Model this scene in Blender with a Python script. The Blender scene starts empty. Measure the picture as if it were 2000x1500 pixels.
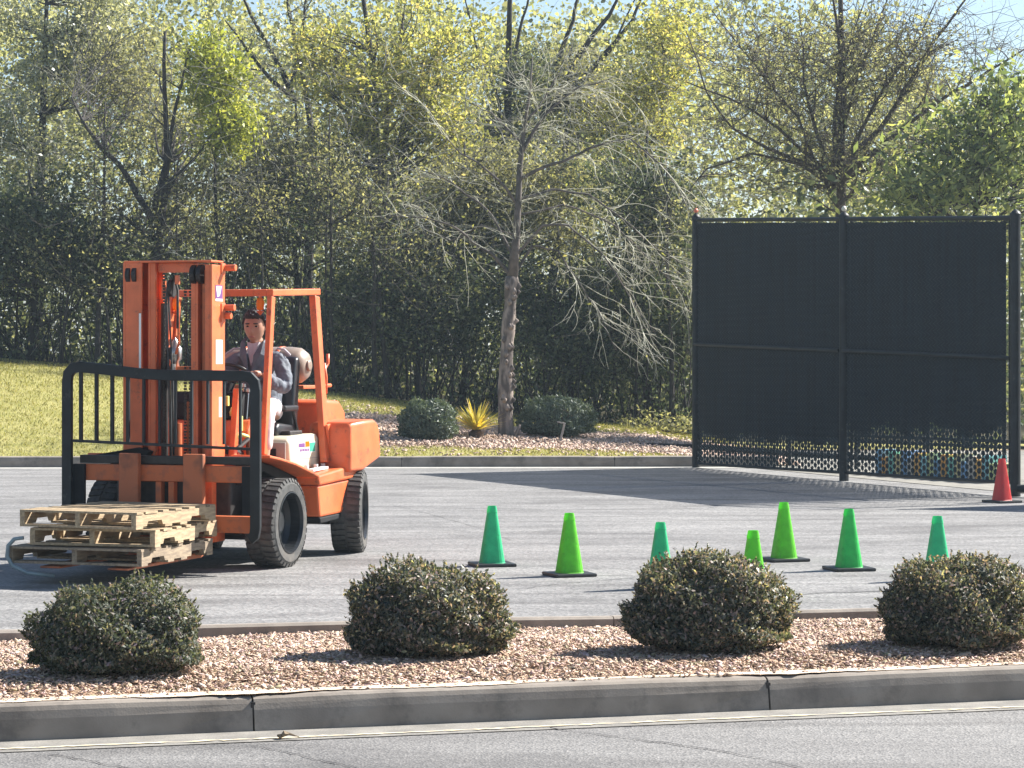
import bpy, bmesh, math, random
import numpy as np
from mathutils import Vector, Matrix, Euler
R = math.radians
sc = bpy.context.scene
COL = sc.collection
# ------------------------------------------------------------------ camera, sky, sun, exposure
CH, CF = 1.7, 4900.0
cam = bpy.data.cameras.new('camera'); cam.sensor_width = 36; cam.lens = 36 * CF / 2000
cam.shift_y = -59 / 2000; cam.clip_end = 2000; cam.clip_start = .1
co = bpy.data.objects.new('camera', cam); COL.objects.link(co)
co.location = (0, 0, CH); co.rotation_euler = (R(90), 0, 0); sc.camera = co
SUN_EL, SUN_AZ = 39.0, 63.6
w = bpy.data.worlds.new('World'); sc.world = w; w.use_nodes = True
nt = w.node_tree; bg = nt.nodes['Background']
sky = nt.nodes.new('ShaderNodeTexSky'); sky.sky_type = 'NISHITA'; sky.sun_disc = False
sky.sun_elevation = R(SUN_EL); sky.sun_rotation = R(SUN_AZ); sky.dust_density = .6; sky.ozone_density = 1.5; sky.air_density = 1.0
nt.links.new(sky.outputs[0], bg.inputs[0]); bg.inputs[1].default_value = .06
sl = bpy.data.lights.new('sun', 'SUN'); sl.energy = 5.0; sl.angle = R(.5); sl.color = (1, .955, .88)
so = bpy.data.objects.new('sun', sl); COL.objects.link(so)
sd = Vector((math.sin(R(SUN_AZ)) * math.cos(R(SUN_EL)), math.cos(R(SUN_AZ)) * math.cos(R(SUN_EL)), math.sin(R(SUN_EL))))
so.rotation_euler = sd.to_track_quat('Z', 'Y').to_euler(); so.location = (20, 20, 30)
sc.view_settings.view_transform = 'Standard'; sc.view_settings.look = 'None'
sc.view_settings.exposure = 1.45; sc.view_settings.gamma = 1
# ------------------------------------------------------------------ materials
def mat(name, col, rough=.6, metal=0, var=.15, vscale=8, bump=0, bscale=60, col2=None, detail=6, spec=.5, trans=0, coat=0, obj=True, stretch=None, lo=.35, hi=.65):
    m = bpy.data.materials.new(name); m.use_nodes = True; n = m.node_tree.nodes; L = m.node_tree.links
    b = n['Principled BSDF']; b.inputs['Roughness'].default_value = rough; b.inputs['Metallic'].default_value = metal
    b.inputs['Specular IOR Level'].default_value = spec; b.inputs['Coat Weight'].default_value = coat
    tc = n.new('ShaderNodeTexCoord'); src = tc.outputs['Object']
    if stretch:
        mp = n.new('ShaderNodeMapping'); mp.inputs['Scale'].default_value = stretch; L.new(src, mp.inputs[0]); src = mp.outputs[0]
    nz = n.new('ShaderNodeTexNoise'); nz.inputs['Scale'].default_value = vscale; nz.inputs['Detail'].default_value = detail; L.new(src, nz.inputs[0])
    cr = n.new('ShaderNodeValToRGB'); c = Vector(col)
    c2 = Vector(col2) if col2 else c * (1 + var)
    c1 = c if col2 else c * (1 - var)
    cr.color_ramp.elements[0].position = lo; cr.color_ramp.elements[1].position = hi
    cr.color_ramp.elements[0].color = (*c1, 1); cr.color_ramp.elements[1].color = (*c2, 1)
    L.new(nz.outputs[0], cr.inputs[0]); L.new(cr.outputs[0], b.inputs['Base Color'])
    if bump:
        n2 = n.new('ShaderNodeTexNoise'); n2.inputs['Scale'].default_value = bscale; n2.inputs['Detail'].default_value = 5; L.new(src, n2.inputs[0])
        bp = n.new('ShaderNodeBump'); bp.inputs['Strength'].default_value = bump; bp.inputs['Distance'].default_value = .02
        L.new(n2.outputs[0], bp.inputs['Height']); L.new(bp.outputs[0], b.inputs['Normal'])
    if trans:
        t = n.new('ShaderNodeBsdfTranslucent'); L.new(cr.outputs[0], t.inputs[0]); mx = n.new('ShaderNodeMixShader'); mx.inputs[0].default_value = trans
        L.new(b.outputs[0], mx.inputs[1]); L.new(t.outputs[0], mx.inputs[2]); L.new(mx.outputs[0], n['Material Output'].inputs[0])
    return m
def leafmat(name, cols, rough=.5, trans=.45, tcol=1.6, spec=.4):
    """cols: list of (pos, rgb); one random colour for each leaf"""
    m = bpy.data.materials.new(name); m.use_nodes = True; n = m.node_tree.nodes; L = m.node_tree.links
    b = n['Principled BSDF']; b.inputs['Roughness'].default_value = rough; b.inputs['Specular IOR Level'].default_value = spec
    g = n.new('ShaderNodeNewGeometry'); cr = n.new('ShaderNodeValToRGB')
    e = cr.color_ramp.elements
    while len(e) < len(cols): e.new(.5)
    for i, (p, c) in enumerate(cols): e[i].position = p; e[i].color = (*c, 1)
    L.new(g.outputs['Random Per Island'], cr.inputs[0]); L.new(cr.outputs[0], b.inputs['Base Color'])
    if trans:
        t = n.new('ShaderNodeBsdfTranslucent'); mu = n.new('ShaderNodeVectorMath'); mu.operation = 'MULTIPLY'
        mu.inputs[1].default_value = (tcol * 1.05, tcol, tcol * .5); L.new(cr.outputs[0], mu.inputs[0]); L.new(mu.outputs[0], t.inputs[0])
        mx = n.new('ShaderNodeMixShader'); mx.inputs[0].default_value = trans
        L.new(b.outputs[0], mx.inputs[1]); L.new(t.outputs[0], mx.inputs[2]); L.new(mx.outputs[0], n['Material Output'].inputs[0])
    return m
M = {}
M['orange'] = mat('orange_paint', (.70, .15, .050), .42, var=.14, vscale=5, bump=.06, bscale=24, coat=.1)
def wear(m, dirt=(.10, .06, .045), amt=.75, sc_=9, lo=.60, hi=.72):
    n = m.node_tree.nodes; L = m.node_tree.links; b = n['Principled BSDF']; src = b.inputs['Base Color'].links[0].from_socket
    tc = [q for q in n if q.type == 'TEX_COORD'][0]; nz = n.new('ShaderNodeTexNoise'); nz.inputs['Scale'].default_value = sc_; nz.inputs['Detail'].default_value = 12; nz.inputs['Roughness'].default_value = .72; L.new(tc.outputs['Object'], nz.inputs[0])
    cr = n.new('ShaderNodeValToRGB'); cr.color_ramp.elements[0].position = lo; cr.color_ramp.elements[1].position = hi; cr.color_ramp.elements[1].color = (amt, amt, amt, 1); L.new(nz.outputs[0], cr.inputs[0])
    mx = n.new('ShaderNodeMix'); mx.data_type = 'RGBA'; L.new(cr.outputs[0], mx.inputs[0]); L.new(src, mx.inputs[6]); mx.inputs[7].default_value = (*dirt, 1); L.new(mx.outputs[2], b.inputs['Base Color'])
wear(M['orange'], amt=.85, lo=.56, hi=.70)
M['orange_worn_shade'] = mat('worn_shaded_orange_paint', (.52, .13, .04), .6, col2=(.30, .10, .05), vscale=14, lo=.5, hi=.75, bump=.1)  # worn orange, darkened to carry shade on inner and forward faces too
M['fork'] = mat('worn_fork_steel', (.42, .12, .045), .6, col2=(.09, .045, .03), vscale=6, lo=.5, hi=.75)
M['black'] = mat('black_steel', (.010, .011, .013), .75, spec=.3, var=.3)
M['frame_black'] = mat('black_frame_paint', (.011, .015, .018), .5, spec=.35, var=.3)
M['dark'] = mat('oily_dark_steel', (.02, .016, .015), .55, var=.5, vscale=20)
M['rubber'] = mat('tyre_rubber', (.06, .06, .059), .85, var=.25, vscale=25, bump=.15)
M['vinyl'] = mat('black_vinyl', (.02, .02, .023), .35, var=.2)
M['cream'] = mat('cream_plastic', (.60, .56, .42), .45, var=.04, vscale=4)
M['greyc'] = mat('grey_plastic', (.28, .26, .24), .5, var=.1)
M['tank'] = mat('grey_steel_tank', (.31, .255, .21), .38, metal=.15, var=.08)
M['metal'] = mat('bare_metal', (.5, .5, .5), .3, metal=.9, var=.2)
M['chain'] = mat('greasy_chain', (.05, .04, .035), .4, metal=.6, var=.3)
M['white'] = mat('white_sticker', (.85, .84, .82), .5, var=.03)
M['purple'] = mat('purple_sticker', (.16, .06, .22), .5, var=.1)
M['green_st'] = mat('green_sticker', (.05, .38, .27), .5, var=.1)
M['amber'] = mat('amber_lens', (.95, .34, .02), .25, var=.1, trans=.5)
M['yellow'] = mat('yellow_plastic', (.75, .7, .2), .4, var=.1)
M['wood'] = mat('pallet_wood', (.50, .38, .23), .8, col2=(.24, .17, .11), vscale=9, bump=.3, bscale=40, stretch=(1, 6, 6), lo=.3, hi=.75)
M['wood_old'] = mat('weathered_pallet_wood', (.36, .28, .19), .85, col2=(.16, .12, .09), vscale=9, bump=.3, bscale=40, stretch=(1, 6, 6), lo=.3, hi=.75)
M['concrete'] = mat('kerb_concrete', (.20, .17, .142), .85, col2=(.30, .26, .22), vscale=4, bump=.08, bscale=110)
M['gutter'] = mat('gutter_concrete', (.17, .16, .145), .85, col2=(.25, .235, .21), vscale=6, bump=.2, bscale=90)
M['mesh'] = mat('black_vinyl_wire', (.014, .024, .027), .35, var=.2)
M['slat'] = mat('dark_green_slat', (.004, .011, .017), .7, var=.35, vscale=3, stretch=(3, 3, .4), trans=.12)
M['bark_dark'] = mat('dark_bark', (.035, .03, .028), .9, var=.35, vscale=12, bump=.5, bscale=20)
M['bark_light'] = mat('grey_flaking_bark', (.11, .09, .08), .9, col2=(.32, .26, .22), vscale=9, bump=.8, bscale=14, lo=.45, hi=.6, stretch=(1, 1, .35))
M['bark_brown'] = mat('brown_bark', (.07, .055, .045), .9, var=.35, vscale=12, bump=.5, bscale=20)
M['bark_mid'] = mat('greyish_bark', (.06, .053, .047), .9, col2=(.15, .125, .11), vscale=6, bump=.4, bscale=20)
M['twig'] = mat('pale_twig_bark', (.34, .33, .26), .7, col2=(.56, .55, .42), vscale=3)
M['stem'] = mat('shrub_stem', (.09, .06, .045), .9, var=.3)
wear(M['frame_black'], (.10, .09, .08), .6); wear(M['cream'], (.35, .30, .22), .5, 7); wear(M['tank'], (.12, .10, .09), .7, 6); wear(M['rubber'], (.16, .14, .12), .6, 5, .45, .7)
M['skin'] = mat('skin', (.43, .225, .15), .5, var=.05)
M['hair'] = mat('black_hair', (.010, .009, .010), .5, var=.4, vscale=60, bump=.5, bscale=90, stretch=(4, 1, 1))
M['jacket'] = mat('grey_jacket_cloth', (.12, .135, .165), .75, var=.15, vscale=12, bump=.25, bscale=25)
M['jacket_dark'] = mat('dark_jacket_collar', (.06, .06, .08), .8, var=.15)
M['shirt'] = mat('white_undershirt', (.50, .48, .52), .8, var=.05)
M['pants'] = mat('white_trousers', (.60, .53, .54), .8, var=.05, bump=.2, bscale=20)
M['shoe'] = mat('dark_shoe', (.03, .03, .03), .5)
M['lip'] = mat('lip', (.38, .14, .11), .5)
M['eye'] = mat('dark_eye', (.02, .015, .01), .2)
M['red'] = mat('red_cone_plastic', (.70, .045, .04), .4, var=.05, trans=.25)
M['cone_base'] = mat('black_rubber_base', (.022, .022, .024), .45, var=.2)
M['coneA'] = mat('bluish_green_plastic', (.06, .66, .32), .42, var=.08, vscale=14, trans=.45)
M['coneB'] = mat('lime_green_plastic', (.20, .74, .05), .42, var=.08, vscale=14, trans=.45)
M['coneC'] = mat('mid_green_plastic', (.07, .68, .16), .42, var=.08, vscale=14, trans=.45)
M['chips'] = leafmat('wood_chips', [(0, (.56, .40, .28)), (.18, (.36, .23, .16)), (.34, (.64, .48, .36)), (.48, (.13, .09, .065)), (.58, (.60, .40, .34)), (.74, (.30, .27, .15)), (.86, (.54, .37, .36)), (1, (.78, .64, .50))], .85, 0)
M['chips_far'] = leafmat('pale_wood_chips', [(0, (.52, .39, .30)), (.3, (.42, .30, .23)), (.5, (.60, .48, .39)), (.7, (.32, .22, .17)), (1, (.60, .46, .40))], .85, 0)
M['mulch'] = mat('mulch_bed', (.42, .30, .20), .95, col2=(.20, .13, .08), vscale=30, bump=.6, bscale=50)
M['soil'] = mat('dark_leaf_litter', (.09, .07, .045), .95, col2=(.05, .06, .03), vscale=2, bump=.5, bscale=8)  # dark litter tone, mottled at random
# lawn
M['lawn'] = mat('lawn', (.27, .27, .06), .9, col2=(.40, .36, .13), vscale=1.3, bump=.6, bscale=60)
M['blades'] = leafmat('grass_blades', [(0, (.23, .23, .065)), (.5, (.30, .285, .09)), (.8, (.37, .34, .13)), (1, (.27, .22, .10))], .7, .3, 1.3)
def asphalt(name, c1, c2, grain):
    m = bpy.data.materials.new(name); m.use_nodes = True; n = m.node_tree.nodes; L = m.node_tree.links; b = n['Principled BSDF']
    b.inputs['Roughness'].default_value = .75
    tc = n.new('ShaderNodeTexCoord')
    mp = n.new('ShaderNodeMapping'); mp.inputs['Scale'].default_value = (.35, 1.6, 1); L.new(tc.outputs['Object'], mp.inputs[0])
    big = n.new('ShaderNodeTexNoise'); big.inputs['Scale'].default_value = 1.1; big.inputs['Detail'].default_value = 8; big.inputs['Roughness'].default_value = .65; L.new(mp.outputs[0], big.inputs[0])
    cr = n.new('ShaderNodeValToRGB'); cr.color_ramp.elements[0].position = .35; cr.color_ramp.elements[1].position = .62
    cr.color_ramp.elements[0].color = (*c1, 1); cr.color_ramp.elements[1].color = (*c2, 1); L.new(big.outputs[0], cr.inputs[0])
    fine = n.new('ShaderNodeTexVoronoi'); fine.inputs['Scale'].default_value = grain; L.new(tc.outputs['Object'], fine.inputs[0])
    f2 = n.new('ShaderNodeValToRGB'); f2.color_ramp.elements[0].color = (.5, .5, .5, 1); f2.color_ramp.elements[1].color = (1.3, 1.28, 1.25, 1)
    sep = n.new('ShaderNodeSeparateColor'); L.new(fine.outputs['Color'], sep.inputs[0]); L.new(sep.outputs[0], f2.inputs[0])
    mx = n.new('ShaderNodeMix'); mx.data_type = 'RGBA'; mx.blend_type = 'MULTIPLY'; mx.inputs[0].default_value = .8
    L.new(cr.outputs[0], mx.inputs[6]); L.new(f2.outputs[0], mx.inputs[7])
    # curved tyre scuffs
    mp2 = n.new('ShaderNodeMapping'); mp2.inputs['Location'].default_value = (2, -10, 0); mp2.inputs['Scale'].default_value = (.05, .16, 1); L.new(tc.outputs['Object'], mp2.inputs[0])
    wv = n.new('ShaderNodeTexWave'); wv.wave_type = 'RINGS'; wv.rings_direction = 'Z'; wv.inputs['Scale'].default_value = 1.6; wv.inputs['Distortion'].default_value = 14; wv.inputs['Detail'].default_value = 5; wv.inputs['Detail Scale'].default_value = 1.4; L.new(mp2.outputs[0], wv.inputs[0])
    cr2 = n.new('ShaderNodeValToRGB'); cr2.color_ramp.elements[0].position = .0; cr2.color_ramp.elements[1].position = .22
    cr2.color_ramp.elements[0].color = (.55, .54, .54, 1); cr2.color_ramp.elements[1].color = (1, 1, 1, 1); L.new(wv.outputs[0], cr2.inputs[0])
    mx2 = n.new('ShaderNodeMix'); mx2.data_type = 'RGBA'; mx2.blend_type = 'MULTIPLY'; mx2.inputs[0].default_value = .5
    L.new(mx.outputs[2], mx2.inputs[6]); L.new(cr2.outputs[0], mx2.inputs[7]); L.new(mx2.outputs[2], b.inputs['Base Color'])
    wear(m, (.07, .068, .066), .55, .9, .54, .66); wear(m, (.30, .29, .27), .5, 2.2, .60, .72)
    bp = n.new('ShaderNodeBump'); bp.inputs['Strength'].default_value = .5; bp.inputs['Distance'].default_value = .006
    L.new(fine.outputs['Distance'], bp.inputs['Height']); L.new(bp.outputs[0], b.inputs['Normal'])
    return m
M['asphalt'] = asphalt('lot_asphalt', (.155, .152, .152), (.25, .246, .244), 45)
M['asphalt_road'] = asphalt('road_asphalt', (.165, .16, .157), (.22, .215, .21), 90)
for k_ in 'ABC': wear(M['cone' + k_], (.05, .10, .05), .55, 22, .58, .68)
wear(M['concrete'], (.07, .062, .055), .5, 3.5, .52, .66)
# foliage
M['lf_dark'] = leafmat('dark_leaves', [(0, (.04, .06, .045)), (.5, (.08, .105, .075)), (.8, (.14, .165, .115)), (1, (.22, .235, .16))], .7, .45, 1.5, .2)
M['lf_olive'] = leafmat('olive_leaves', [(0, (.12, .125, .085)), (.5, (.23, .235, .15)), (1, (.40, .385, .27))], .7, .5, 1.5, .2)
M['lf_yel'] = leafmat('yellow_green_leaves', [(0, (.18, .20, .08)), (.4, (.34, .36, .13)), (.8, (.52, .50, .19)), (1, (.60, .50, .28))], .6, .5, 1.4, .3)
M['lf_lime'] = leafmat('lime_leaves', [(0, (.14, .17, .05)), (.4, (.30, .35, .07)), (.8, (.45, .48, .10)), (1, (.55, .55, .2))], .5, .45, 1.35)
M['lf_glare_grey'] = leafmat('glare_grey_leaves', [(0, (.14, .16, .12)), (.5, (.32, .34, .27)), (1, (.60, .60, .50))], .35, .45, 1.4, .7)  # grey green leaves, paled in colour to carry the sky glare
M['lf_mag'] = leafmat('broad_leaves', [(0, (.08, .12, .06)), (.5, (.19, .24, .11)), (1, (.42, .46, .20))], .4, .5, 1.5, .6)
M['lf_back'] = leafmat('woodland_leaves', [(0, (.13, .145, .095)), (.5, (.25, .27, .155)), (1, (.44, .43, .28))], .7, .5, 1.5, .2)
M['lf_shrub'] = leafmat('clipped_shrub_leaves', [(0, (.035, .048, .038)), (.35, (.085, .10, .075)), (.6, (.17, .18, .135)), (.80, (.27, .22, .19)), (.93, (.42, .30, .29)), (1, (.52, .52, .32))], .45, .35, 1.5, .35)
M['lf_shrub2'] = leafmat('grey_shrub_leaves', [(0, (.04, .055, .04)), (.5, (.11, .13, .09)), (.85, (.21, .20, .16)), (1, (.30, .22, .26))], .5, .35, 1.5, .35)
M['lf_blue'] = leafmat('blue_green_needles', [(0, (.05, .08, .055)), (.5, (.10, .14, .10)), (1, (.20, .24, .18))], .5, .3, 1.3, .6)
M['lf_yucca'] = leafmat('yellow_striped_blades', [(0, (.50, .42, .08)), (.5, (.78, .58, .09)), (.8, (.34, .36, .11)), (1, (.82, .62, .32))], .4, .45, 1.3)
# ------------------------------------------------------------------ helpers
def tag(o, label=None, cat=None, group=None, kind=None):
    if label: o['label'] = label
    if cat: o['category'] = cat
    if group: o['group'] = group
    if kind: o['kind'] = kind
    return o
def empty(name, loc, rz=0, parent=None):
    o = bpy.data.objects.new(name, None); COL.objects.link(o); o.location = loc; o.rotation_euler = (0, 0, rz); o.empty_display_size = .2
    if parent: o.parent = parent
    return o
class MB:
    def __init__(s): s.v = []; s.f = []
    def add(s, vs, fs):
        k = len(s.v); s.v += [tuple(p) for p in vs]; s.f += [tuple(i + k for i in f) for f in fs]; return s
    def box(s, lo, hi):
        (a, b, c), (d, e, f) = lo, hi
        return s.add([(a, b, c), (d, b, c), (d, e, c), (a, e, c), (a, b, f), (d, b, f), (d, e, f), (a, e, f)],
                     [(3, 2, 1, 0), (4, 5, 6, 7), (0, 1, 5, 4), (1, 2, 6, 5), (2, 3, 7, 6), (3, 0, 4, 7)])
    def bar(s, p0, p1, wx, wz, up=(0, 0, 1)):
        p0 = Vector(p0); p1 = Vector(p1); d = (p1 - p0).normalized(); a = d.cross(Vector(up))
        if a.length < 1e-4: a = d.cross(Vector((1, 0, 0)))
        a.normalize(); b = a.cross(d); a *= wx / 2; b *= wz / 2
        return s.add([p0 - a - b, p0 + a - b, p0 + a + b, p0 - a + b, p1 - a - b, p1 + a - b, p1 + a + b, p1 - a + b],
                     [(0, 1, 2, 3), (7, 6, 5, 4), (0, 4, 5, 1), (1, 5, 6, 2), (2, 6, 7, 3), (3, 7, 4, 0)])
    def tube(s, pts, rads, n=6, cap=True):
        pts = [Vector(p) for p in pts]
        if not hasattr(rads, '__len__'): rads = [rads] * len(pts)
        vs = []; prev = None
        for i, p in enumerate(pts):
            d = (pts[min(i + 1, len(pts) - 1)] - pts[max(i - 1, 0)])
            if d.length < 1e-6: d = Vector((0, 0, 1))
            d.normalize()
            if prev is None:
                a = d.cross(Vector((0, 0, 1)) if abs(d.z) < .9 else Vector((1, 0, 0)))
            else: a = prev - d * prev.dot(d)
            if a.length < 1e-5: a = d.orthogonal()
            a.normalize(); prev = a; b = d.cross(a)
            for k in range(n):
                t = 2 * math.pi * k / n; vs.append(p + (a * math.cos(t) + b * math.sin(t)) * rads[i])
        fs = []
        for i in range(len(pts) - 1):
            for k in range(n):
                k2 = (k + 1) % n; fs.append((i * n + k, i * n + k2, (i + 1) * n + k2, (i + 1) * n + k))
        if cap: fs.append(tuple(range(n - 1, -1, -1))); fs.append(tuple((len(pts) - 1) * n + k for k in range(n)))
        return s.add(vs, fs)
    def cyl(s, p0, p1, r, n=20, r2=None): return s.tube([p0, p1], [r, r if r2 is None else r2], n)
    def lathe(s, prof, c=(0, 0, 0), axis='z', n=32, closed=False):
        """prof: list of (radius, height along the axis)"""
        vs = []
        for r, h in prof:
            for k in range(n):
                t = 2 * math.pi * k / n; x, y = r * math.cos(t), r * math.sin(t)
                q = (x, y, h) if axis == 'z' else ((x, h, y) if axis == 'y' else (h, x, y))
                vs.append((q[0] + c[0], q[1] + c[1], q[2] + c[2]))
        fs = []; m = len(prof); rng = m if closed else m - 1
        for i in range(rng):
            j = (i + 1) % m
            for k in range(n):
                k2 = (k + 1) % n; fs.append((i * n + k, i * n + k2, j * n + k2, j * n + k))
        return s.add(vs, fs)
    def prism(s, poly, lo, hi, axis='y'):
        """poly of 2-D points; axis is the extrusion axis: y -> (x, z) points, x -> (y, z), z -> (x, y)"""
        def q(a, b, t): return (a, t, b) if axis == 'y' else ((t, a, b) if axis == 'x' else (a, b, t))
        n = len(poly); vs = [q(a, b, lo) for a, b in poly] + [q(a, b, hi) for a, b in poly]
        fs = [tuple(range(n)), tuple(range(2 * n - 1, n - 1, -1))] + [(i, i + n, (i + 1) % n + n, (i + 1) % n) for i in range(n)]
        return s.add(vs, fs)
    def build(s, name, m, parent=None, bev=0, smooth=False, segs=2, fix=True, sub=0):
        me = bpy.data.meshes.new(name); me.from_pydata(s.v, [], s.f)
        if fix:
            bm = bmesh.new(); bm.from_mesh(me); bmesh.ops.recalc_face_normals(bm, faces=bm.faces); bm.to_mesh(me); bm.free()
        me.materials.append(m)
        if smooth: me.polygons.foreach_set('use_smooth', [True] * len(me.polygons))
        o = bpy.data.objects.new(name, me); COL.objects.link(o)
        if parent: o.parent = parent
        if bev:
            b = o.modifiers.new('bevel', 'BEVEL'); b.width = bev; b.segments = segs; b.limit_method = 'ANGLE'; b.angle_limit = R(35)
        if sub:
            b = o.modifiers.new('sub', 'SUBSURF'); b.levels = sub; b.render_levels = sub
        return o
def leaves_mesh(name, c, nrm, L, W, m, parent=None, rng=None, fold=.15, shape='diamond', axis=None, box=False):
    """one island for each leaf; c Nx3, nrm Nx3 (leaf normal), L, W arrays"""
    rng = rng or np.random.default_rng(1); n = len(c)
    nrm = nrm / (np.linalg.norm(nrm, axis=1, keepdims=True) + 1e-9)
    a = rng.normal(size=(n, 3)) if axis is None else axis + 0.0
    a -= nrm * (a * nrm).sum(1, keepdims=True); a /= (np.linalg.norm(a, axis=1, keepdims=True) + 1e-9)
    b = np.cross(nrm, a)
    L = np.broadcast_to(L, (n,))[:, None] / 2; W = np.broadcast_to(W, (n,))[:, None] / 2
    if shape == 'diamond':
        V = np.stack([c - a * L, c - b * W + a * L * .15 + nrm * W * fold * 2, c + a * L - nrm * L * fold, c + b * W + a * L * .15 + nrm * W * fold * 2], 1); k = 4
    elif shape == 'hex':
        f = nrm * W * fold * 2
        V = np.stack([c - a * L, c - a * L * .35 - b * W + f, c + a * L * .35 - b * W + f, c + a * L - nrm * L * fold, c + a * L * .35 + b * W + f, c - a * L * .35 + b * W + f], 1); k = 6
    elif shape == 'chip':
        t = nrm * W * .25; j = rng.uniform(.6, 1, (n, 1)); j2 = rng.uniform(.6, 1, (n, 1))
        top = [c - a * L * j - b * W + t, c + a * L - b * W * j2 + t, c + a * L * j2 + b * W + t, c - a * L + b * W * j + t]
        bot = [p - t * 2 for p in top]
        V = np.stack(top + bot, 1); k = 8
    V = V.reshape(-1, 3)
    me = bpy.data.meshes.new(name)
    if k in (4, 6):
        me.vertices.add(n * k); me.vertices.foreach_set('co', V.ravel().astype(np.float32))
        me.loops.add(n * k); me.loops.foreach_set('vertex_index', np.arange(n * k, dtype=np.int32))
        me.polygons.add(n); me.polygons.foreach_set('loop_start', np.arange(0, n * k, k, dtype=np.int32))
    else:
        F = np.array([[0, 1, 2, 3], [7, 6, 5, 4], [0, 4, 5, 1], [1, 5, 6, 2], [2, 6, 7, 3], [3, 7, 4, 0]])
        idx = (np.arange(n)[:, None, None] * 8 + F[None]).reshape(-1).astype(np.int32)
        me.vertices.add(n * 8); me.vertices.foreach_set('co', V.ravel().astype(np.float32))
        me.loops.add(len(idx)); me.loops.foreach_set('vertex_index', idx)
        me.polygons.add(n * 6); me.polygons.foreach_set('loop_start', np.arange(0, n * 24, 4, dtype=np.int32))
    me.update(calc_edges=True); me.validate()
    me.materials.append(m)
    o = bpy.data.objects.new(name, me); COL.objects.link(o)
    if parent: o.parent = parent
    return o
def interp(x, pts): return float(np.interp(x, [p[0] for p in pts], [p[1] for p in pts]))
def P(u, v, Y): return Vector(((u - 1000) / CF * Y, Y, CH - (v - 691) / CF * Y))
def G(u, v, z=0): # a point of the photograph's ground
    Y = (CH - z) * CF / (v - 691); return Vector(((u - 1000) / CF * Y, Y, z))
# ------------------------------------------------------------------ terrain
FAR_L = lambda X: 37.65 + .02 * X          # foot of the far kerb
CREST = [(-40, 1.9), (-10.2, 1.6), (-6, 1.27), (-2.1, .76), (0, .47), (3, .24), (12, .16), (60, .16)]
def gz(X, Y):
    y0 = FAR_L(X) + .16
    t = min(max((Y - y0) / 11.0, 0), 1); s = t * (1.6 - .6 * t)
    c = interp(X, CREST)
    k = min(max((4.2 - X) / 1.6, 0), 1)      # right of the bed the ground lies level behind the screen
    return (.145 + (c - .145) * s) * k + .004 * (1 - k)
def sheet(name, f, xs, ys, m, zoff=0, smooth=True, cond=None):
    b = MB(); nx, ny = len(xs), len(ys)
    vs = [(x, y, f(x, y) + zoff) for y in ys for x in xs]
    fs = [(j * nx + i, j * nx + i + 1, (j + 1) * nx + i + 1, (j + 1) * nx + i) for j in range(ny - 1) for i in range(nx - 1)]
    b.add(vs, fs); o = b.build(name, m, smooth=smooth, fix=False); tag(o, kind='structure'); return o
b = MB().add([(-400, -100, -.02), (400, -100, -.02), (400, 900, -.02), (-400, 900, -.02)], [(0, 1, 2, 3)]); tag(b.build('ground', M['soil'], fix=False), kind='structure')
# near kerb line: through (-2.24, 10.97) and (2.51, 12.3)
KS = (12.3 - 10.97) / (2.51 + 2.24); kY = lambda X: 10.97 + (X + 2.24) * KS
BS = .235; bY = lambda X: 14.42 + (X + 1.76) * BS     # back edge of the island (lot side)
b = MB().add([(-60, kY(-60) - 60, 0), (60, kY(60) - 60, 0), (60, kY(60), 0), (-60, kY(-60), 0)], [(0, 1, 2, 3)]); tag(b.build('road', M['asphalt_road'], fix=False), kind='structure')
b = MB().add([(-60, bY(-60) - .1, 0), (60, bY(60) - .1, 0), (60, 37.7 + .9, 0), (5, 37.75, 0), (-60, FAR_L(-60), 0)], [(0, 1, 2, 3, 4)]); tag(b.build('parking_lot', M['asphalt'], fix=False), kind='structure')
b = MB().add([(-30, kY(-30) - .31, .004), (30, kY(30) - .31, .004), (30, kY(30), .004), (-30, kY(-30), .004)], [(0, 1, 2, 3)]); tag(b.build('gutter', M['gutter'], fix=False), kind='structure')
b = MB().add([(-30, FAR_L(-30) - .5, .004), (4, FAR_L(4) - .5, .004), (4, FAR_L(4), .004), (-30, FAR_L(-30), .004)], [(0, 1, 2, 3)]); tag(b.build('far_gutter', mat('far_gutter_concrete', (.36, .35, .32), .85), fix=False), kind='structure')
b = MB(); vs = []; fs = []; rr = random.Random(12)
for i in range(400):
    X = -6 + i * .03; y = kY(X) - .235 + .012 * math.sin(X * 1.7); y += rr.uniform(-.008, .008); ww = .014 * rr.uniform(.1, 1.6); vs += [(X, y - ww, .008), (X, y + ww, .008)]
    if i: fs.append((2 * i - 2, 2 * i, 2 * i + 1, 2 * i - 1))
b.add(vs, fs); tag(b.build('sand_line', mat('sand', (.62, .54, .38), .9, var=.2, vscale=20), fix=False), kind='structure')
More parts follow.
